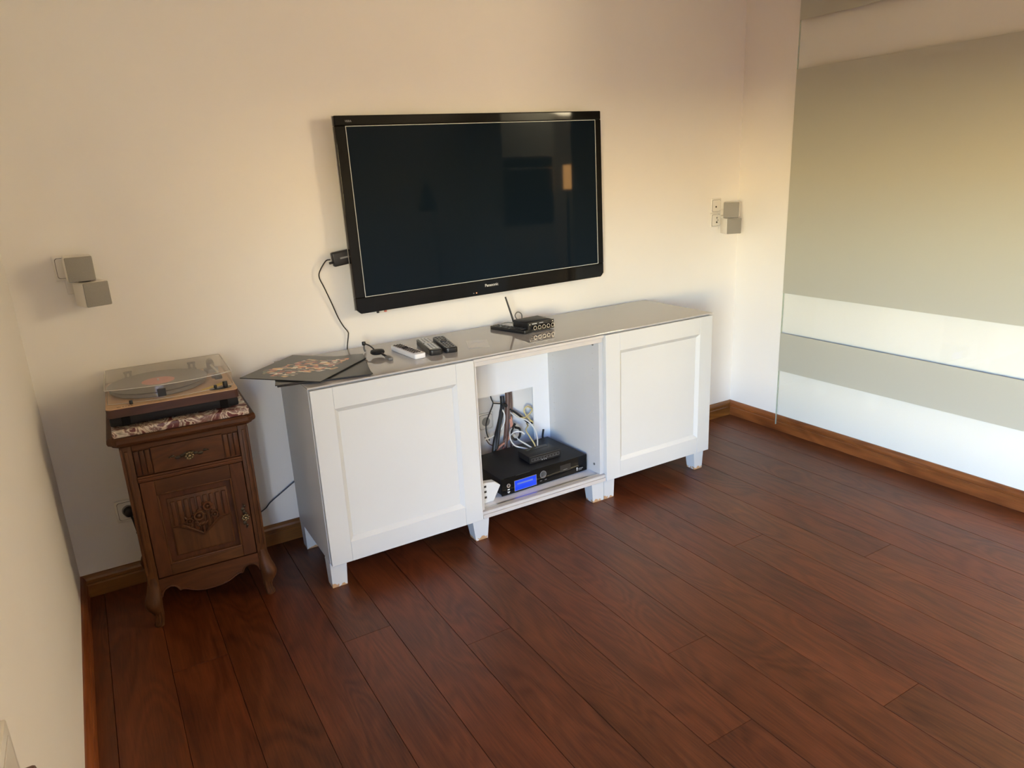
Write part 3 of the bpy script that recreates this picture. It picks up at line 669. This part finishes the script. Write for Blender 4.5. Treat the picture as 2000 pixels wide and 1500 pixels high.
for k in range(9):
    xc = -0.072+k*0.0192; zb = 0.318 - 0.038*(1-abs(k-4)/4.0) + 0.012
    zt = 0.418
    MB().box(xc-0.0068, xc+0.0068, 0.0045, 0.012, zb, zt, 0.003, 2).build('panel_flute', A, nd, True)
# hanging drapery edge under the flowers
dp_ = MB()
for s in (-1, 1):
    dp_.tube([(s*0.086+0.003, 0.008, 0.332), (s*0.06+0.003, 0.006, 0.330), (s*0.035+0.003, 0.005, 0.312), (s*0.014+0.003, 0.004, 0.296), (0.003, 0.003, 0.286)], 0.0045, 6, 4)
dp_.build('drapery_edge', A, nd, True)
MB().prism([(-0.083, 0.232), (0.089, 0.232), (0.089, 0.328), (0.062, 0.326), (0.036, 0.308), (0.003, 0.286), (-0.030, 0.308), (-0.056, 0.326), (-0.083, 0.328)], 0.0065, 0.012, 'Y').build('drapery', A, nd)
def rosette(x, z, r):
    m = MB().sph((x, 0.0015, z), r*0.35, 0.004, r*0.35, 10)
    rg = [(x+r*0.72*math.cos(a), 0.002, z+r*0.72*math.sin(a)) for a in [k*math.pi/6 for k in range(13)]]
    m.tube(rg, r*0.24, 6, 2)
    for k in range(8): a = k*math.pi/4; m.sph((x+r*0.98*math.cos(a), 0.005, z+r*0.98*math.sin(a)), r*0.24, 0.003, r*0.24, 8)
    m.build('carved_flower', A, nd, True)
rosette(-0.004, 0.352, 0.0185); rosette(0.026, 0.379, 0.0165); rosette(-0.034, 0.340, 0.012); rosette(0.044, 0.346, 0.012)
for k in range(16):
    a = random.uniform(0, 6.28); x_ = random.uniform(-0.048, 0.056); z_ = 0.335 + random.uniform(-0.018, 0.02) - abs(x_)*0.05
    m = MB().sph((0, 0, 0), 0.0095, 0.003, 0.0042, 8)
    m.build('carved_leaf', A, nd, True, loc=(x_, 0.0055, z_), rot=(0, a, 0))
MB().tube([(0.004, 0.003, 0.315), (0.006, 0.002, 0.300), (0.004, 0.003, 0.282)], 0.0036, 6).build('carved_stem', A, nd, True)
flower_knob(nd, (0.134, 0.002, 0.312), 0.0135, True)

# ------------------------------------------------------------------ turntable on the marble
tt = thing('turntable', 'wooden record player with clear dust cover on top of the nightstand', 'turntable', (-0.3765, 0.300, 0.690), NR)
TW, TD = 0.1885, 0.178
for sx in (-1, 1):
    for sy in (-1, 1): MB().cyl((sx*0.150, sy*0.135, 0.0055), 0.018, 0.011, 'Z', 16, bev=0.002).build('rubber_foot', M['black'], tt, True)
MB().box(-TW+0.004, TW-0.004, -TD+0.003, TD-0.003, 0.008, 0.0365, 0.006).build('base_tray', M['tray'], tt, True)
for sx in (-1, 1): MB().box(sx*0.140-0.012, sx*0.140+0.012, -TD+0.001, -TD+0.020, 0.008, 0.034, 0.002).build('base_bracket', M['black_gloss'], tt)
def rrect(x, y, rad, n=5):
    o = []
    for cx_, cy_, a0 in ((x-rad, y-rad, 0), (-x+rad, y-rad, 90), (-x+rad, -y+rad, 180), (x-rad, -y+rad, 270)):
        for k in range(n): a = R(a0+k*90/(n-1)); o.append((cx_+rad*math.cos(a), cy_+rad*math.sin(a)))
    return o
MB().prism(rrect(TW, TD, 0.014), 0.036, 0.062, 'Z').build('plinth', M['walnut'], tt, True)
MB().prism(rrect(TW-0.0005, TD-0.0005, 0.0135), 0.062, 0.0645, 'Z').build('deck', M['veneer'], tt)
ZD = 0.0645
PX, PY = -0.030, 0.025
MB().lathe([(0.142, 0.0), (0.146, 0.003), (0.146, 0.012), (0.142, 0.015)], (PX, PY, ZD+0.001), 48).build('platter', M['grey_plastic'], tt, True)
MB().cyl((PX, PY, ZD+0.018), 0.0035, 0.014, 'Z', 10).build('spindle', M['silver'], tt, True)
# tonearm
ta = thing('tonearm', None, None); ta.parent = tt
MB().cyl((0.142, 0.105, ZD+0.008), 0.024, 0.016, 'Z', 20, bev=0.002).build('pivot_base', M['grey_plastic'], ta, True)
MB().cyl((0.142, 0.105, ZD+0.025), 0.013, 0.020, 'Z', 16, bev=0.002).build('pivot', M['grey_plastic'], ta, True)
MB().tube([(0.144, 0.150, ZD+0.028), (0.142, 0.105, ZD+0.028), (0.150, -0.02, ZD+0.026), (0.146, -0.055, ZD+0.026)], 0.0035, 8, 4).build('arm_tube', M['silver'], ta, True)
MB().cyl((0.144, 0.140, ZD+0.028), 0.012, 0.024, 'Y', 16, bev=0.002).build('counterweight', M['grey_plastic'], ta, True)
MB().box(0.132, 0.156, -0.092, -0.048, ZD+0.018, ZD+0.030, 0.003).build('headshell', M['black'], ta, True)
MB().box(0.128, 0.150, -0.050, -0.030, ZD+0.012, ZD+0.024, 0.003).build('arm_rest', M['grey_plastic'], ta, True)
MB().prism([(0.085, -0.130), (0.118, -0.120), (0.165, -0.085), (0.160, -0.060), (0.118, -0.095), (0.085, -0.118)], ZD, ZD+0.0006, 'Z').build('yellow_strip', M['yellow'], tt)
MB().prism([(a*0.034+0.140, b_*0.016-0.140) for a, b_ in [(math.cos(k*math.pi/10), math.sin(k*math.pi/10)) for k in range(20)]], ZD, ZD+0.002, 'Z').build('control_plate', M['black'], tt)
MB().cyl((0.156, -0.140, ZD+0.011), 0.0075, 0.020, 'Z', 16, bev=0.001).build('volume_knob', M['black'], tt, True)
MB().cyl((0.126, -0.138, ZD+0.007), 0.0048, 0.012, 'Z', 14, bev=0.001).build('speed_switch', M['black'], tt, True)
MB().cyl((-0.118, -0.150, ZD+0.006), 0.0052, 0.012, 'Z', 14, bev=0.001).build('power_button', M['black'], tt, True)
mk = MB()
for k, wd in enumerate((0.010, 0.004, 0.005, 0.004, 0.005, 0.005)): mk.box(-0.158+k*0.0078, -0.158+k*0.0078+wd*0.7, -0.1665, -0.1635, ZD, ZD+0.0003)
mk.build('printed_mark', M['slit'], tt)
for xx in (-0.115, 0.085):
    hg = MB().box(xx-0.014, xx+0.014, 0.140, 0.162, ZD, ZD+0.014, 0.002).box(xx-0.011, xx-0.004, 0.146, 0.156, ZD+0.014, ZD+0.034, 0.001).box(xx+0.004, xx+0.011, 0.146, 0.156, ZD+0.014, ZD+0.034, 0.001)
    hg.box(xx-0.013, xx+0.013, 0.147, 0.155, ZD+0.030, ZD+0.036, 0.001); hg.build('cover_hinge', M['grey_plastic'], tt)
# dust cover: open-bottomed clear shell with a bowed front
def cover_outline(ins):
    pts = []; xh = TW-0.006-ins; yb = TD-0.008-ins; yf = -TD+0.058+ins; bow = 0.036; rad = 0.014
    for k in range(5): a = R(k*22.5); pts.append((xh-rad+rad*math.cos(a), yb-rad+rad*math.sin(a)))
    for k in range(5): a = R(90+k*22.5); pts.append((-xh+rad+rad*math.cos(a), yb-rad+rad*math.sin(a)))
    n = 16
    for k in range(n+1):
        u = -1+2*k/n; pts.append((u*xh*(1 if abs(u) < 1 else 1), yf-bow*(1-u*u)))
    return pts
cv = bpy.data.objects.new('dust_cover', None); C.objects.link(cv); cv.parent = tt
o1, o2 = cover_outline(0), cover_outline(0.004); H0, H1 = ZD+0.0008, ZD+0.048
n = len(o1); t = bmesh.new()
r0 = [t.verts.new((x_, y_, H0)) for x_, y_ in o1]; r1 = [t.verts.new((x_, y_, H1-0.004)) for x_, y_ in o1]; r2 = [t.verts.new((x_, y_, H1)) for x_, y_ in o2]
for a_, b_ in ((r0, r1), (r1, r2)):
    for i in range(n): t.faces.new((a_[i], a_[(i+1) % n], b_[(i+1) % n], b_[i]))
t.faces.new(r2); bmesh.ops.recalc_face_normals(t, faces=t.faces[:])
me = bpy.data.meshes.new('cover_shell'); t.to_mesh(me); t.free(); me.materials.append(M['acrylic'])
o = bpy.data.objects.new('cover_shell', me); C.objects.link(o); o.parent = cv
sd = o.modifiers.new('wall', 'SOLIDIFY'); sd.thickness = 0.0022; sd.offset = -1
MB().tube([(x_, y_, H1-0.002) for x_, y_ in o1] + [(o1[0][0], o1[0][1], H1-0.002)], 0.0016, 6, 1).build('cover_rim', M['acrylic_edge'], cv, True)
MB().tube([(x_, y_, H0+0.0014) for x_, y_ in o1] + [(o1[0][0], o1[0][1], H0+0.0014)], 0.0009, 6, 1).build('cover_lip', M['acrylic_edge'], cv, True)
MB().box(PX-0.012, PX+0.012, -TD+0.058-0.0375, -TD+0.058-0.0330, ZD+0.010, ZD+0.034, 0.001).build('front_catch', M['black'], cv)
# the record on the platter
mrot = Matrix.Rotation(NR, 4, 'Z'); rc = Vector((-0.3765, 0.300, 0.690)) + mrot @ Vector((PX, PY, ZD+0.0162))
vr = thing('vinyl_record', 'black vinyl record with a red label on the turntable platter', 'record', rc)
MB().lathe([(0.0036, 0.0), (0.150, 0.0), (0.1512, 0.001), (0.150, 0.002), (0.0036, 0.002)], n=64).build('disc', M['vinyl'], vr, True)
MB().lathe([(0.0036, 0.002), (0.050, 0.002), (0.050, 0.0023), (0.0036, 0.0023)], n=40).build('label_sticker', M['red_label'], vr)

# ------------------------------------------------------------------ record sleeves
def sleeve(label, loc, rotz, art=False, tilt=(0, 0)):
    root = thing('record_sleeve', label, 'record sleeve', loc, group='record sleeves on the sideboard', rot=(R(tilt[0]), R(tilt[1]), R(rotz)))
    MB().box(-0.1565, 0.1565, -0.1565, 0.1565, 0, 0.0032, 0.0008, 1).build('card_cover', M['sleeve'], root)
    if art:
        pts = []
        for k in range(34):
            a = k*2*math.pi/34; rr = 1 + 0.16*math.sin(5*a+1) + 0.10*math.sin(11*a)
            # the collage sprawls along the sleeve's picture axis
            u, v = 0.140*rr*math.cos(a), 0.090*rr*math.sin(a); ca, sa = math.cos(R(-40)), math.sin(R(-40))
            pts.append((u*ca-v*sa, u*sa+v*ca))
        MB().prism(pts, 0.0032, 0.0034, 'Z').build('cover_picture', M['collage'], root)
    return root
sleeve('plain black record sleeve at the bottom of the pile on the sideboard', (0.098, 0.212, ZT+0.0002), -8.5)
sleeve('plain black record sleeve in the middle of the pile on the sideboard', (0.105, 0.203, ZT+0.0040), -14)
sleeve('black record sleeve with a colourful collage picture lying on top of the pile', (0.056, 0.240, ZT+0.0084), 42, True)

# small round streaming puck with a short lead, on the pile's edge
pk = thing('streaming_puck', 'small round black streaming puck with a short lead beside the record sleeves', 'media player', (0.333, 0.262, ZT))
MB().lathe([(0.010, 0.010), (0.022, 0.0102), (0.0265, 0.014), (0.027, 0.018), (0.024, 0.0235), (0.012, 0.0255), (0.002, 0.0256)], n=32).build('puck_body', M['black_matte'], pk, True)
MB().tube([(0.0, 0.024, 0.018), (-0.004, 0.040, 0.026), (-0.008, 0.060, 0.032), (-0.016, 0.084, 0.036)], 0.0026).build('short_lead', M['cable_black'], pk, True)
MB().cyl((-0.018, 0.092, 0.036), 0.0075, 0.014, 'Z', 12, bev=0.002).build('video_plug', M['black'], pk, True)
MB().tube([(-0.018, 0.092, 0.030), (-0.018, 0.094, 0.015), (-0.014, 0.095, 0.004)], 0.0040).build('plug_neck', M['grey_plastic'], pk, True)
MB().tube([(0.006, -0.024, 0.016), (0.012, -0.042, 0.010), (0.016, -0.058, 0.007)], 0.0045).build('power_lead', M['black'], pk, True)
MB().box(0.006, 0.024, -0.098, -0.056, 0.0002, 0.012, 0.003).build('power_plug', M['grey_plastic'], pk, True)

# ------------------------------------------------------------------ remote controls
def remote(label, loc, rotz, L_, Wd, Ht, body, face, btn, rows, cols, rnd=0.010, fill=0.36):
    root = thing('remote_control', label, 'remote', loc, R(rotz), group='remote controls on the sideboard')
    MB().prism(rrect(Wd/2, L_/2, rnd), 0.0004, Ht, 'Z', 0.0022).build('housing', body, root, True)
    if face is not None: MB().prism(rrect(Wd/2-0.004, L_/2-0.006, rnd*0.7), Ht-0.001, Ht+0.0012, 'Z').build('face_plate', face, root, True)
    zt = Ht+0.0012 if face is not None else Ht
    bw = (Wd-0.012)/cols; y = L_/2-0.016
    for r_ in range(rows):
        yy = L_/2-0.016-(L_-0.045)*r_/(rows-1)
        if r_ == rows//2 - 1 and cols >= 3:
            MB().lathe([(0.0135, 0), (0.0135, 0.0018), (0.010, 0.0024), (0.005, 0.0016)], (0, yy, zt), 20).build('direction_pad', btn, root, True); continue
        for c_ in range(cols):
            xx = (c_-(cols-1)/2)*bw
            MB().box(xx-bw*fill, xx+bw*fill, yy-0.0106*fill, yy+0.0106*fill, zt-0.0005, zt+0.0018, 0.0012, 1).build('button', btn, root)
    return root
remote('white remote control with black buttons lying on the sideboard', (0.438, 0.222, ZT), 4, 0.205, 0.046, 0.019, M['white_btn'], None, M['dark_btn'], 11, 3, 0.008, 0.40)
remote('black remote control with a silver face and pale buttons on the sideboard', (0.531, 0.234, ZT), -10, 0.220, 0.050, 0.020, M['black'], M['black_gloss'], M['silver_btn'], 12, 3, 0.012, 0.42)
remote('all black remote control lying next to the silver-faced remote', (0.596, 0.230, ZT), -12, 0.222, 0.050, 0.019, M['black'], M['black_gloss'], M['mid_btn'], 8, 3, 0.014)
remote('slim black remote control lying against the small amplifier', (0.936, 0.300, ZT), 17, 0.200, 0.048, 0.015, M['black'], None, M['mid_btn'], 9, 3, 0.008)

lf = thing('leaflet', 'thin pale glossy leaflet lying flat on the sideboard top', 'leaflet', (0.714, 0.182, ZT), R(-22))
MB().prism([(-0.042, -0.068), (0.040, -0.066), (0.044, 0.064), (-0.040, 0.068)], 0.0003, 0.0009, 'Z').build('sheet', M['paper'], lf)
MB().box(-0.030, -0.004, -0.060, -0.052, 0.0009, 0.0011).box(-0.030, 0.026, 0.030, 0.034, 0.0009, 0.0011).box(-0.030, 0.018, 0.018, 0.021, 0.0009, 0.0011).build('print', M['rail'], lf)

# ------------------------------------------------------------------ mini amplifier
am_ = thing('mini_amplifier', 'small black amplifier with a row of knobs and an upright antenna', 'amplifier', (1.032, 0.213, ZT), R(3))
MB().box(-0.064, 0.064, 0.003, 0.115, 0.004, 0.040, 0.002).build('case', M['black_matte'], am_, True)
MB().box(-0.066, 0.066, 0.0, 0.004, 0.003, 0.041, 0.001).build('front_panel', M['black'], am_)
for k in range(5):
    kx = -0.040+k*0.0225
    MB().cyl((kx, -0.006, 0.020), 0.0078, 0.012, 'Y', 16, bev=0.001).build('knob', M['black_gloss'], am_, True)
    MB().lathe([(0.0083, 0), (0.0083, 0.0012), (0.0066, 0.0012), (0.0066, 0)], n=20, M=Matrix.Translation((kx, -0.0118, 0.020)) @ Matrix.Rotation(R(90), 4, 'X')).build('knob_ring', M['silver'], am_)
MB().box(-0.046, -0.022, -0.0004, 0.0005, 0.0335, 0.0365).box(-0.010, 0.010, -0.0004, 0.0005, 0.034, 0.036).build('front_print', M['white_print'], am_)
for xx in (-0.058, 0.058): MB().cyl((xx, -0.0006, 0.034), 0.0024, 0.002, 'Y', 8).build('panel_screw', M['silver'], am_)
for sx in (-0.05, 0.05):
    for yy in (0.015, 0.100): MB().cyl((sx, yy, 0.002), 0.006, 0.0042, 'Z', 10).build('foot', M['black'], am_)
MB().cyl((-0.052, 0.122, 0.022), 0.0052, 0.014, 'Y', 10).build('antenna_socket', M['silver'], am_, True)
MB().tube([(-0.052, 0.129, 0.020), (-0.053, 0.132, 0.040), (-0.072, 0.152, 0.134)], lambda t_: 0.0048-0.0012*t_, 10, 4).build('antenna', M['black'], am_, True)
MB().tube([(-0.030, 0.116, 0.022), (-0.028, 0.150, 0.046), (0.0, 0.172, 0.056), (0.030, 0.186, 0.040), (0.040, 0.200, 0.004)], 0.0026).build('signal_lead', M['cable_grey'], am_, True)
MB().tube([(-0.040, 0.116, 0.016), (-0.066, 0.150, 0.024), (-0.10, 0.150, 0.022), (-0.122, 0.120, 0.019)], 0.0022).build('sensor_lead', M['cable_grey'], am_, True)

# ------------------------------------------------------------------ receiver, network switch, cables in the open unit
SZ = 0.1182
rv = thing('media_receiver', 'wide black media receiver with a blue display in the open middle unit', 'receiver', (0.950, 0.090, SZ), R(2.0))
MB().box(-0.216, 0.216, 0.006, 0.288, 0.006, 0.075, 0.002).build('case', M['black_matte'], rv, True)
MB().box(-0.218, 0.218, 0.0, 0.007, 0.004, 0.076, 0.0015).build('front_panel', M['black_gloss'], rv)
for sx in (-0.18, 0.18):
    for yy in (0.03, 0.26): MB().cyl((sx, yy, 0.003), 0.012, 0.0066, 'Z', 14).build('foot', M['black'], rv)
ds = MB().box(-0.158, -0.048, -0.0006, 0.001, 0.010, 0.056).build('display_frame', M['grey_print'], rv)
MB().box(-0.156, -0.050, -0.0012, 0.0, 0.0115, 0.0545).build('display', M['lcd'], rv)
MB().box(-0.144, -0.068, -0.0018, -0.0012, 0.036, 0.043).build('display_text', M['lcd_text'], rv)
MB().lathe([(0.0085, 0), (0.0085, 0.002), (0.0060, 0.002), (0.0060, 0)], n=20, M=Matrix.Translation((-0.186, 0, 0.044)) @ Matrix.Rotation(R(90), 4, 'X')).build('power_ring', M['silver'], rv)
MB().box(-0.191, -0.181, -0.0006, 0.0, 0.0245, 0.0285).box(-0.192, -0.180, -0.0006, 0.0, 0.016, 0.0185).box(-0.190, -0.182, -0.0006, 0.0, 0.0115, 0.014).build('usb_icons', M['white_print'], rv)
MB().lathe([(0.016, 0), (0.016, 0.0012), (0.0148, 0.0012), (0.0148, 0)], n=24, M=Matrix.Translation((-0.014, 0, 0.046)) @ Matrix.Rotation(R(90), 4, 'X')).build('button_ring', M['grey_print'], rv)
for a in range(4): MB().cyl((-0.014+0.0085*math.cos(a*math.pi/2), -0.0008, 0.046+0.0085*math.sin(a*math.pi/2)), 0.0042, 0.0016, 'Y', 10).build('button', M['mid_btn'], rv)
for xx in (-0.026, -0.002): MB().box(xx-0.005, xx+0.005, -0.0008, 0, 0.018, 0.022).build('button', M['mid_btn'], rv)
MB().box(0.075, 0.130, -0.0008, 0.0, 0.030, 0.060, 0.0005, 1).build('slot_cover', M['black'], rv)
MB().box(0.090, 0.112, -0.0012, -0.0008, 0.0375, 0.0390).build('slot_mark', M['grey_print'], rv)
MB().box(0.162, 0.166, -0.0006, 0, 0.014, 0.024).cyl((0.164, -0.0004, 0.026), 0.0032, 0.0008, 'Y', 8).build('logo_mark', M['white_print'], rv)
mk = MB()
for k in range(5): mk.box(0.171+k*0.0052, 0.1745+k*0.0052, -0.0006, 0, 0.0190, 0.0230)
for k in range(4): mk.box(0.171+k*0.0052, 0.1745+k*0.0052, -0.0006, 0, 0.0140, 0.0165)
mk.build('logo_lettering', M['grey_print'], rv)
MB().tube([(0.196, 0.292, 0.06), (0.197, 0.300, 0.078), (0.203, 0.300, 0.110)], 0.0048, 8, 3).build('antenna', M['black'], rv, True)

sw = thing('network_switch', 'small black network switch lying on top of the media receiver', 'network switch', (0.990, 0.150, SZ+0.0762), R(0))
MB().box(-0.078, 0.078, 0.003, 0.098, 0.002, 0.030, 0.002).build('case', M['black_matte'], sw, True)
MB().box(-0.079, 0.079, 0.0, 0.004, 0.001, 0.031, 0.001).build('front_panel', M['black'], sw)
MB().box(-0.070, 0.070, -0.0006, 0.0, 0.010, 0.0106).box(-0.070, 0.070, -0.0006, 0.0, 0.022, 0.0226).box(-0.070, -0.0694, -0.0006, 0, 0.010, 0.0226).box(0.0694, 0.070, -0.0006, 0, 0.010, 0.0226).build('front_print', M['grey_print'], sw)
for k in range(8): MB().box(-0.058+k*0.0155, -0.050+k*0.0155, -0.0006, 0, 0.013, 0.018).build('port_window', M['mid_btn'], sw)
for k in range(3): MB().cyl((-0.018+k*0.010, -0.0008, 0.0075), 0.0018, 0.001, 'Y', 8).build('status_light', M['white_print'], sw)
MB().box(-0.050, 0.060, 0.070, 0.092, 0.030, 0.0306).build('vent_strip', M['black_gloss'], sw)
for sx in (-0.06, 0.06):
    for yy in (0.015, 0.085): MB().cyl((sx, yy, 0.0011), 0.006, 0.0021, 'Z', 8).build('foot', M['black'], sw)

# white power strip block standing against the left partition
wb = thing('white_power_block', 'white power strip propped against the left partition beside the receiver', 'power strip', (0.668, 0.075, SZ), R(0))
MB().prism([(-0.034, 0.001), (0.020, 0.001), (0.055, 0.062), (0.030, 0.082), (-0.034, 0.090)], 0.0, 0.030, 'Y', 0.002).build('housing', M['white'], wb)
for z_ in (0.022, 0.046, 0.068): MB().box(-0.020, -0.010, -0.0006, 0.002, z_, z_+0.009).build('slot', M['slit'], wb)

def cable(label, pts, r, mat, name='cable'):
    return tag(MB().tube(pts, r, 8, 6).build(name, M[mat], smooth=True), label, 'cable', 'cables behind the receiver')
by = 0.192
YB, YW = 0.395, 0.470
cable('thick black cable running down through the cabinet cut-out', [(0.972, YW, 0.405), (0.962, 0.455, 0.36), (0.930, 0.430, 0.30), (0.892, 0.405, 0.24), (0.875, 0.395, 0.19), (0.868, 0.390, 0.15)], 0.0105, 'cable_black')
cable('brown cable bundle dropping straight from the wall behind the cut-out', [(1.000, YW, 0.56), (0.998, YW, 0.45), (0.996, 0.462, 0.40), (0.985, 0.452, 0.33), (0.972, 0.440, 0.27), (0.950, 0.42, 0.21), (0.93, 0.41, 0.14)], 0.0115, 'cable_brown')
cable('second brown cable twisted beside the bundle behind the cut-out', [(1.020, YW, 0.56), (1.018, YW, 0.46), (1.014, 0.460, 0.39), (1.006, 0.450, 0.33), (0.994, 0.44, 0.26), (0.978, 0.42, 0.20), (0.974, 0.41, 0.14)], 0.0050, 'cable_brown')
cable('black cable loop arching at the top of the cut-out', [(0.905, 0.455, 0.52), (0.908, 0.46, 0.42), (0.918, 0.460, 0.385), (0.895, 0.45, 0.350), (0.868, 0.44, 0.310), (0.860, 0.43, 0.27), (0.868, 0.42, 0.23)], 0.0028, 'cable_black')
cable('thin black cable crossing from the loop to the bundle', [(0.918, 0.458, 0.386), (0.950, 0.455, 0.378), (0.975, 0.45, 0.372), (0.988, 0.45, 0.36)], 0.0028, 'cable_black')
cable('wide black cable arch left of the brown bundle', [(0.975, 0.440, 0.365), (0.955, 0.432, 0.376), (0.935, 0.424, 0.352), (0.915, 0.402, 0.300), (0.893, 0.385, 0.240), (0.880, 0.380, 0.20)], 0.0065, 'cable_black')
cable('copper pink cable curling along the foot of the bundle', [(0.992, 0.44, 0.30), (0.988, 0.432, 0.26), (0.972, 0.425, 0.225), (0.945, 0.415, 0.205), (0.915, 0.41, 0.192), (0.88, 0.405, 0.16)], 0.0042, 'cable_pink')
cable('pink cable beside the copper one behind the receiver', [(0.997, 0.44, 0.31), (0.996, 0.432, 0.27), (0.984, 0.425, 0.232), (0.960, 0.418, 0.208), (0.935, 0.41, 0.185), (0.90, 0.405, 0.15)], 0.0034, 'cable_pink')
sy = 0.248
cable('white network cable looping from the wall to the switch', [(0.985, 0.43, 0.215), (0.965, 0.400, 0.235), (0.972, 0.37, 0.262), (0.995, 0.355, 0.262), (1.010, 0.35, 0.25)], 0.0034, 'cable_white')
cable('white network cable sweeping low into the back of the switch', [(0.985, 0.42, 0.262), (0.952, 0.38, 0.262), (0.935, 0.345, 0.240), (0.935, 0.31, 0.224), (0.955, 0.275, 0.219), (0.975, 0.248, 0.216)], 0.0034, 'cable_white')
cable('white network cable in the middle of the switch ports', [(1.00, 0.42, 0.235), (0.978, 0.37, 0.246), (0.965, 0.33, 0.240), (0.975, 0.285, 0.230), (0.990, 0.248, 0.216)], 0.0034, 'cable_white')
cable('white cable arching high above the receiver to the switch', [(0.996, 0.44, 0.330), (1.010, 0.41, 0.312), (1.040, 0.37, 0.300), (1.052, 0.33, 0.270), (1.040, 0.29, 0.240), (1.012, 0.248, 0.216)], 0.0032, 'cable_white')
cable('cream yellow network cable entering the switch', [(1.085, 0.45, 0.255), (1.060, 0.40, 0.262), (1.025, 0.36, 0.262), (1.015, 0.31, 0.245), (1.010, 0.27, 0.228), (1.003, 0.248, 0.216)], 0.0032, 'cable_yellow')
cable('cream yellow cable coiled by the right edge of the cut-out', [(1.135, 0.455, 0.300), (1.110, 0.45, 0.325), (1.085, 0.445, 0.338), (1.070, 0.445, 0.322), (1.080, 0.44, 0.295), (1.100, 0.44, 0.270), (1.118, 0.44, 0.250), (1.13, 0.44, 0.20)], 0.0034, 'cable_yellow')
cable('pale yellow cable reaching from the bundle to the cut-out edge', [(1.000, 0.44, 0.325), (1.030, 0.435, 0.300), (1.070, 0.435, 0.292), (1.105, 0.44, 0.310), (1.130, 0.445, 0.330)], 0.0034, 'cable_yellow')
cable('black cable slanting to the right across the cut-out', [(1.000, 0.45, 0.342), (1.030, 0.448, 0.318), (1.065, 0.446, 0.285), (1.095, 0.445, 0.258), (1.14, 0.445, 0.250)], 0.0050, 'cable_black')
cable('grey cable loop hanging at the left of the cut-out', [(0.945, 0.43, 0.365), (0.955, 0.425, 0.33), (0.945, 0.42, 0.29), (0.915, 0.415, 0.262), (0.875, 0.41, 0.248), (0.84, 0.41, 0.245)], 0.0034, 'cable_white')
cable('thin brown cable sagging along the bottom left of the cut-out', [(0.845, 0.42, 0.25), (0.865, 0.415, 0.215), (0.90, 0.41, 0.198), (0.93, 0.41, 0.21), (0.955, 0.41, 0.235)], 0.0024, 'cable_brown')
cable('black cable knot behind the network switch', [(1.010, 0.43, 0.275), (0.990, 0.42, 0.258), (0.975, 0.41, 0.232), (0.990, 0.40, 0.212), (1.020, 0.41, 0.218), (1.028, 0.42, 0.248), (1.005, 0.42, 0.262)], 0.0056, 'cable_black')
pq = plate('power_socket', 'white wall socket seen through the cut-out of the open cabinet', 'socket', 0.885, 0.300, 0.080)

# ------------------------------------------------------------------ lamps behind the camera, mirrored in the screen; unseen pendant added for light
lm = thing('floor_lamp', 'dark floor lamp with a cone shade mirrored in the television screen', 'floor lamp', (2.36, -3.2, 0))
MB().cyl((0, 0, 0.012), 0.14, 0.024, 'Z', 28, bev=0.004).build('base', M['lamp_dark'], lm, True)
MB().tube([(0, 0, 0.02), (0, 0, 0.6), (-0.01, 0, 1.0), (-0.05, 0, 1.2)], 0.010, 8, 4).build('pole', M['lamp_dark'], lm, True)
MB().lathe([(0.095, 1.075), (0.097, 1.08), (0.03, 1.29), (0.016, 1.30), (0.015, 1.34), (0.001, 1.345)], (-0.07, 0, 0), 28).build('shade', M['lamp_dark'], lm, True)
ll = thing('lantern_lamp', 'slim upright lamp with a glowing amber shade mirrored in the screen', 'lamp', (3.875, -3.2, 0))
MB().cyl((0, 0, 0.012), 0.13, 0.024, 'Z', 24, bev=0.004).build('base', M['lamp_dark'], ll, True)
MB().cyl((0, 0, 0.605), 0.018, 1.162, 'Z', 12).build('pole', M['lamp_dark'], ll, True)
M['amber'] = emit_mat('amber_lamp_shade', (1.0, 0.50, 0.16), 55.0)
MB().cyl((0, 0, 1.306), 0.043, 0.24, 'Z', 20, bev=0.004).build('shade', M['amber'], ll, True)
ok = thing('oven_cabinet', 'tall white kitchen cabinet with a black oven mirrored in the screen', 'cabinet', (3.50, -3.66, 0))
MB().box(-0.32, 0.32, -0.32, 0.30, 0.0, 2.05, 0.002).build('body', M['white'], ok)
MB().box(-0.29, 0.29, 0.30, 0.325, 0.86, 1.50, 0.004).build('oven_door', M['black_gloss'], ok)
MB().box(-0.26, 0.26, 0.335, 0.350, 1.40, 1.415, 0.003).box(-0.24, -0.23, 0.325, 0.337, 1.40, 1.415).box(0.23, 0.24, 0.325, 0.337, 1.40, 1.415).build('oven_handle', M['silver'], ok)
for z0_ in (0.10, 0.48): MB().box(-0.31, 0.31, 0.30, 0.32, z0_, z0_+0.36, 0.002).build('drawer_front', M['white'], ok)
MB().box(-0.31, 0.31, 0.30, 0.32, 1.52, 2.03, 0.002).build('upper_door', M['white'], ok)

pe = thing('added_pendant', 'added unseen pendant lamp that throws warm light from the right wing', 'lamp', (3.7, -2.95, 2.14))  # added lamp, never in view: carries extra warm light from the right
MB().cyl((0, 0, 0.30), 0.004, 0.32, 'Z', 8).build('cord', M['cable_black'], pe)
MB().cyl((0, 0, 0.45), 0.05, 0.02, 'Z', 20).build('ceiling_rose', M['plate'], pe)
MB().cyl((0, 0, 0.125), 0.022, 0.05, 'Z', 14).build('socket', M['lamp_dark'], pe)
lb = bpy.data.lights.new('added_warm_light', 'POINT'); lb.energy = 160; lb.color = (1.0, 0.83, 0.53); lb.shadow_soft_size = 0.26  # added warm light, kept above what the screen mirrors
lo = bpy.data.objects.new('added_warm_light', lb); C.objects.link(lo); lo.location = (3.7, -2.95, 2.14)
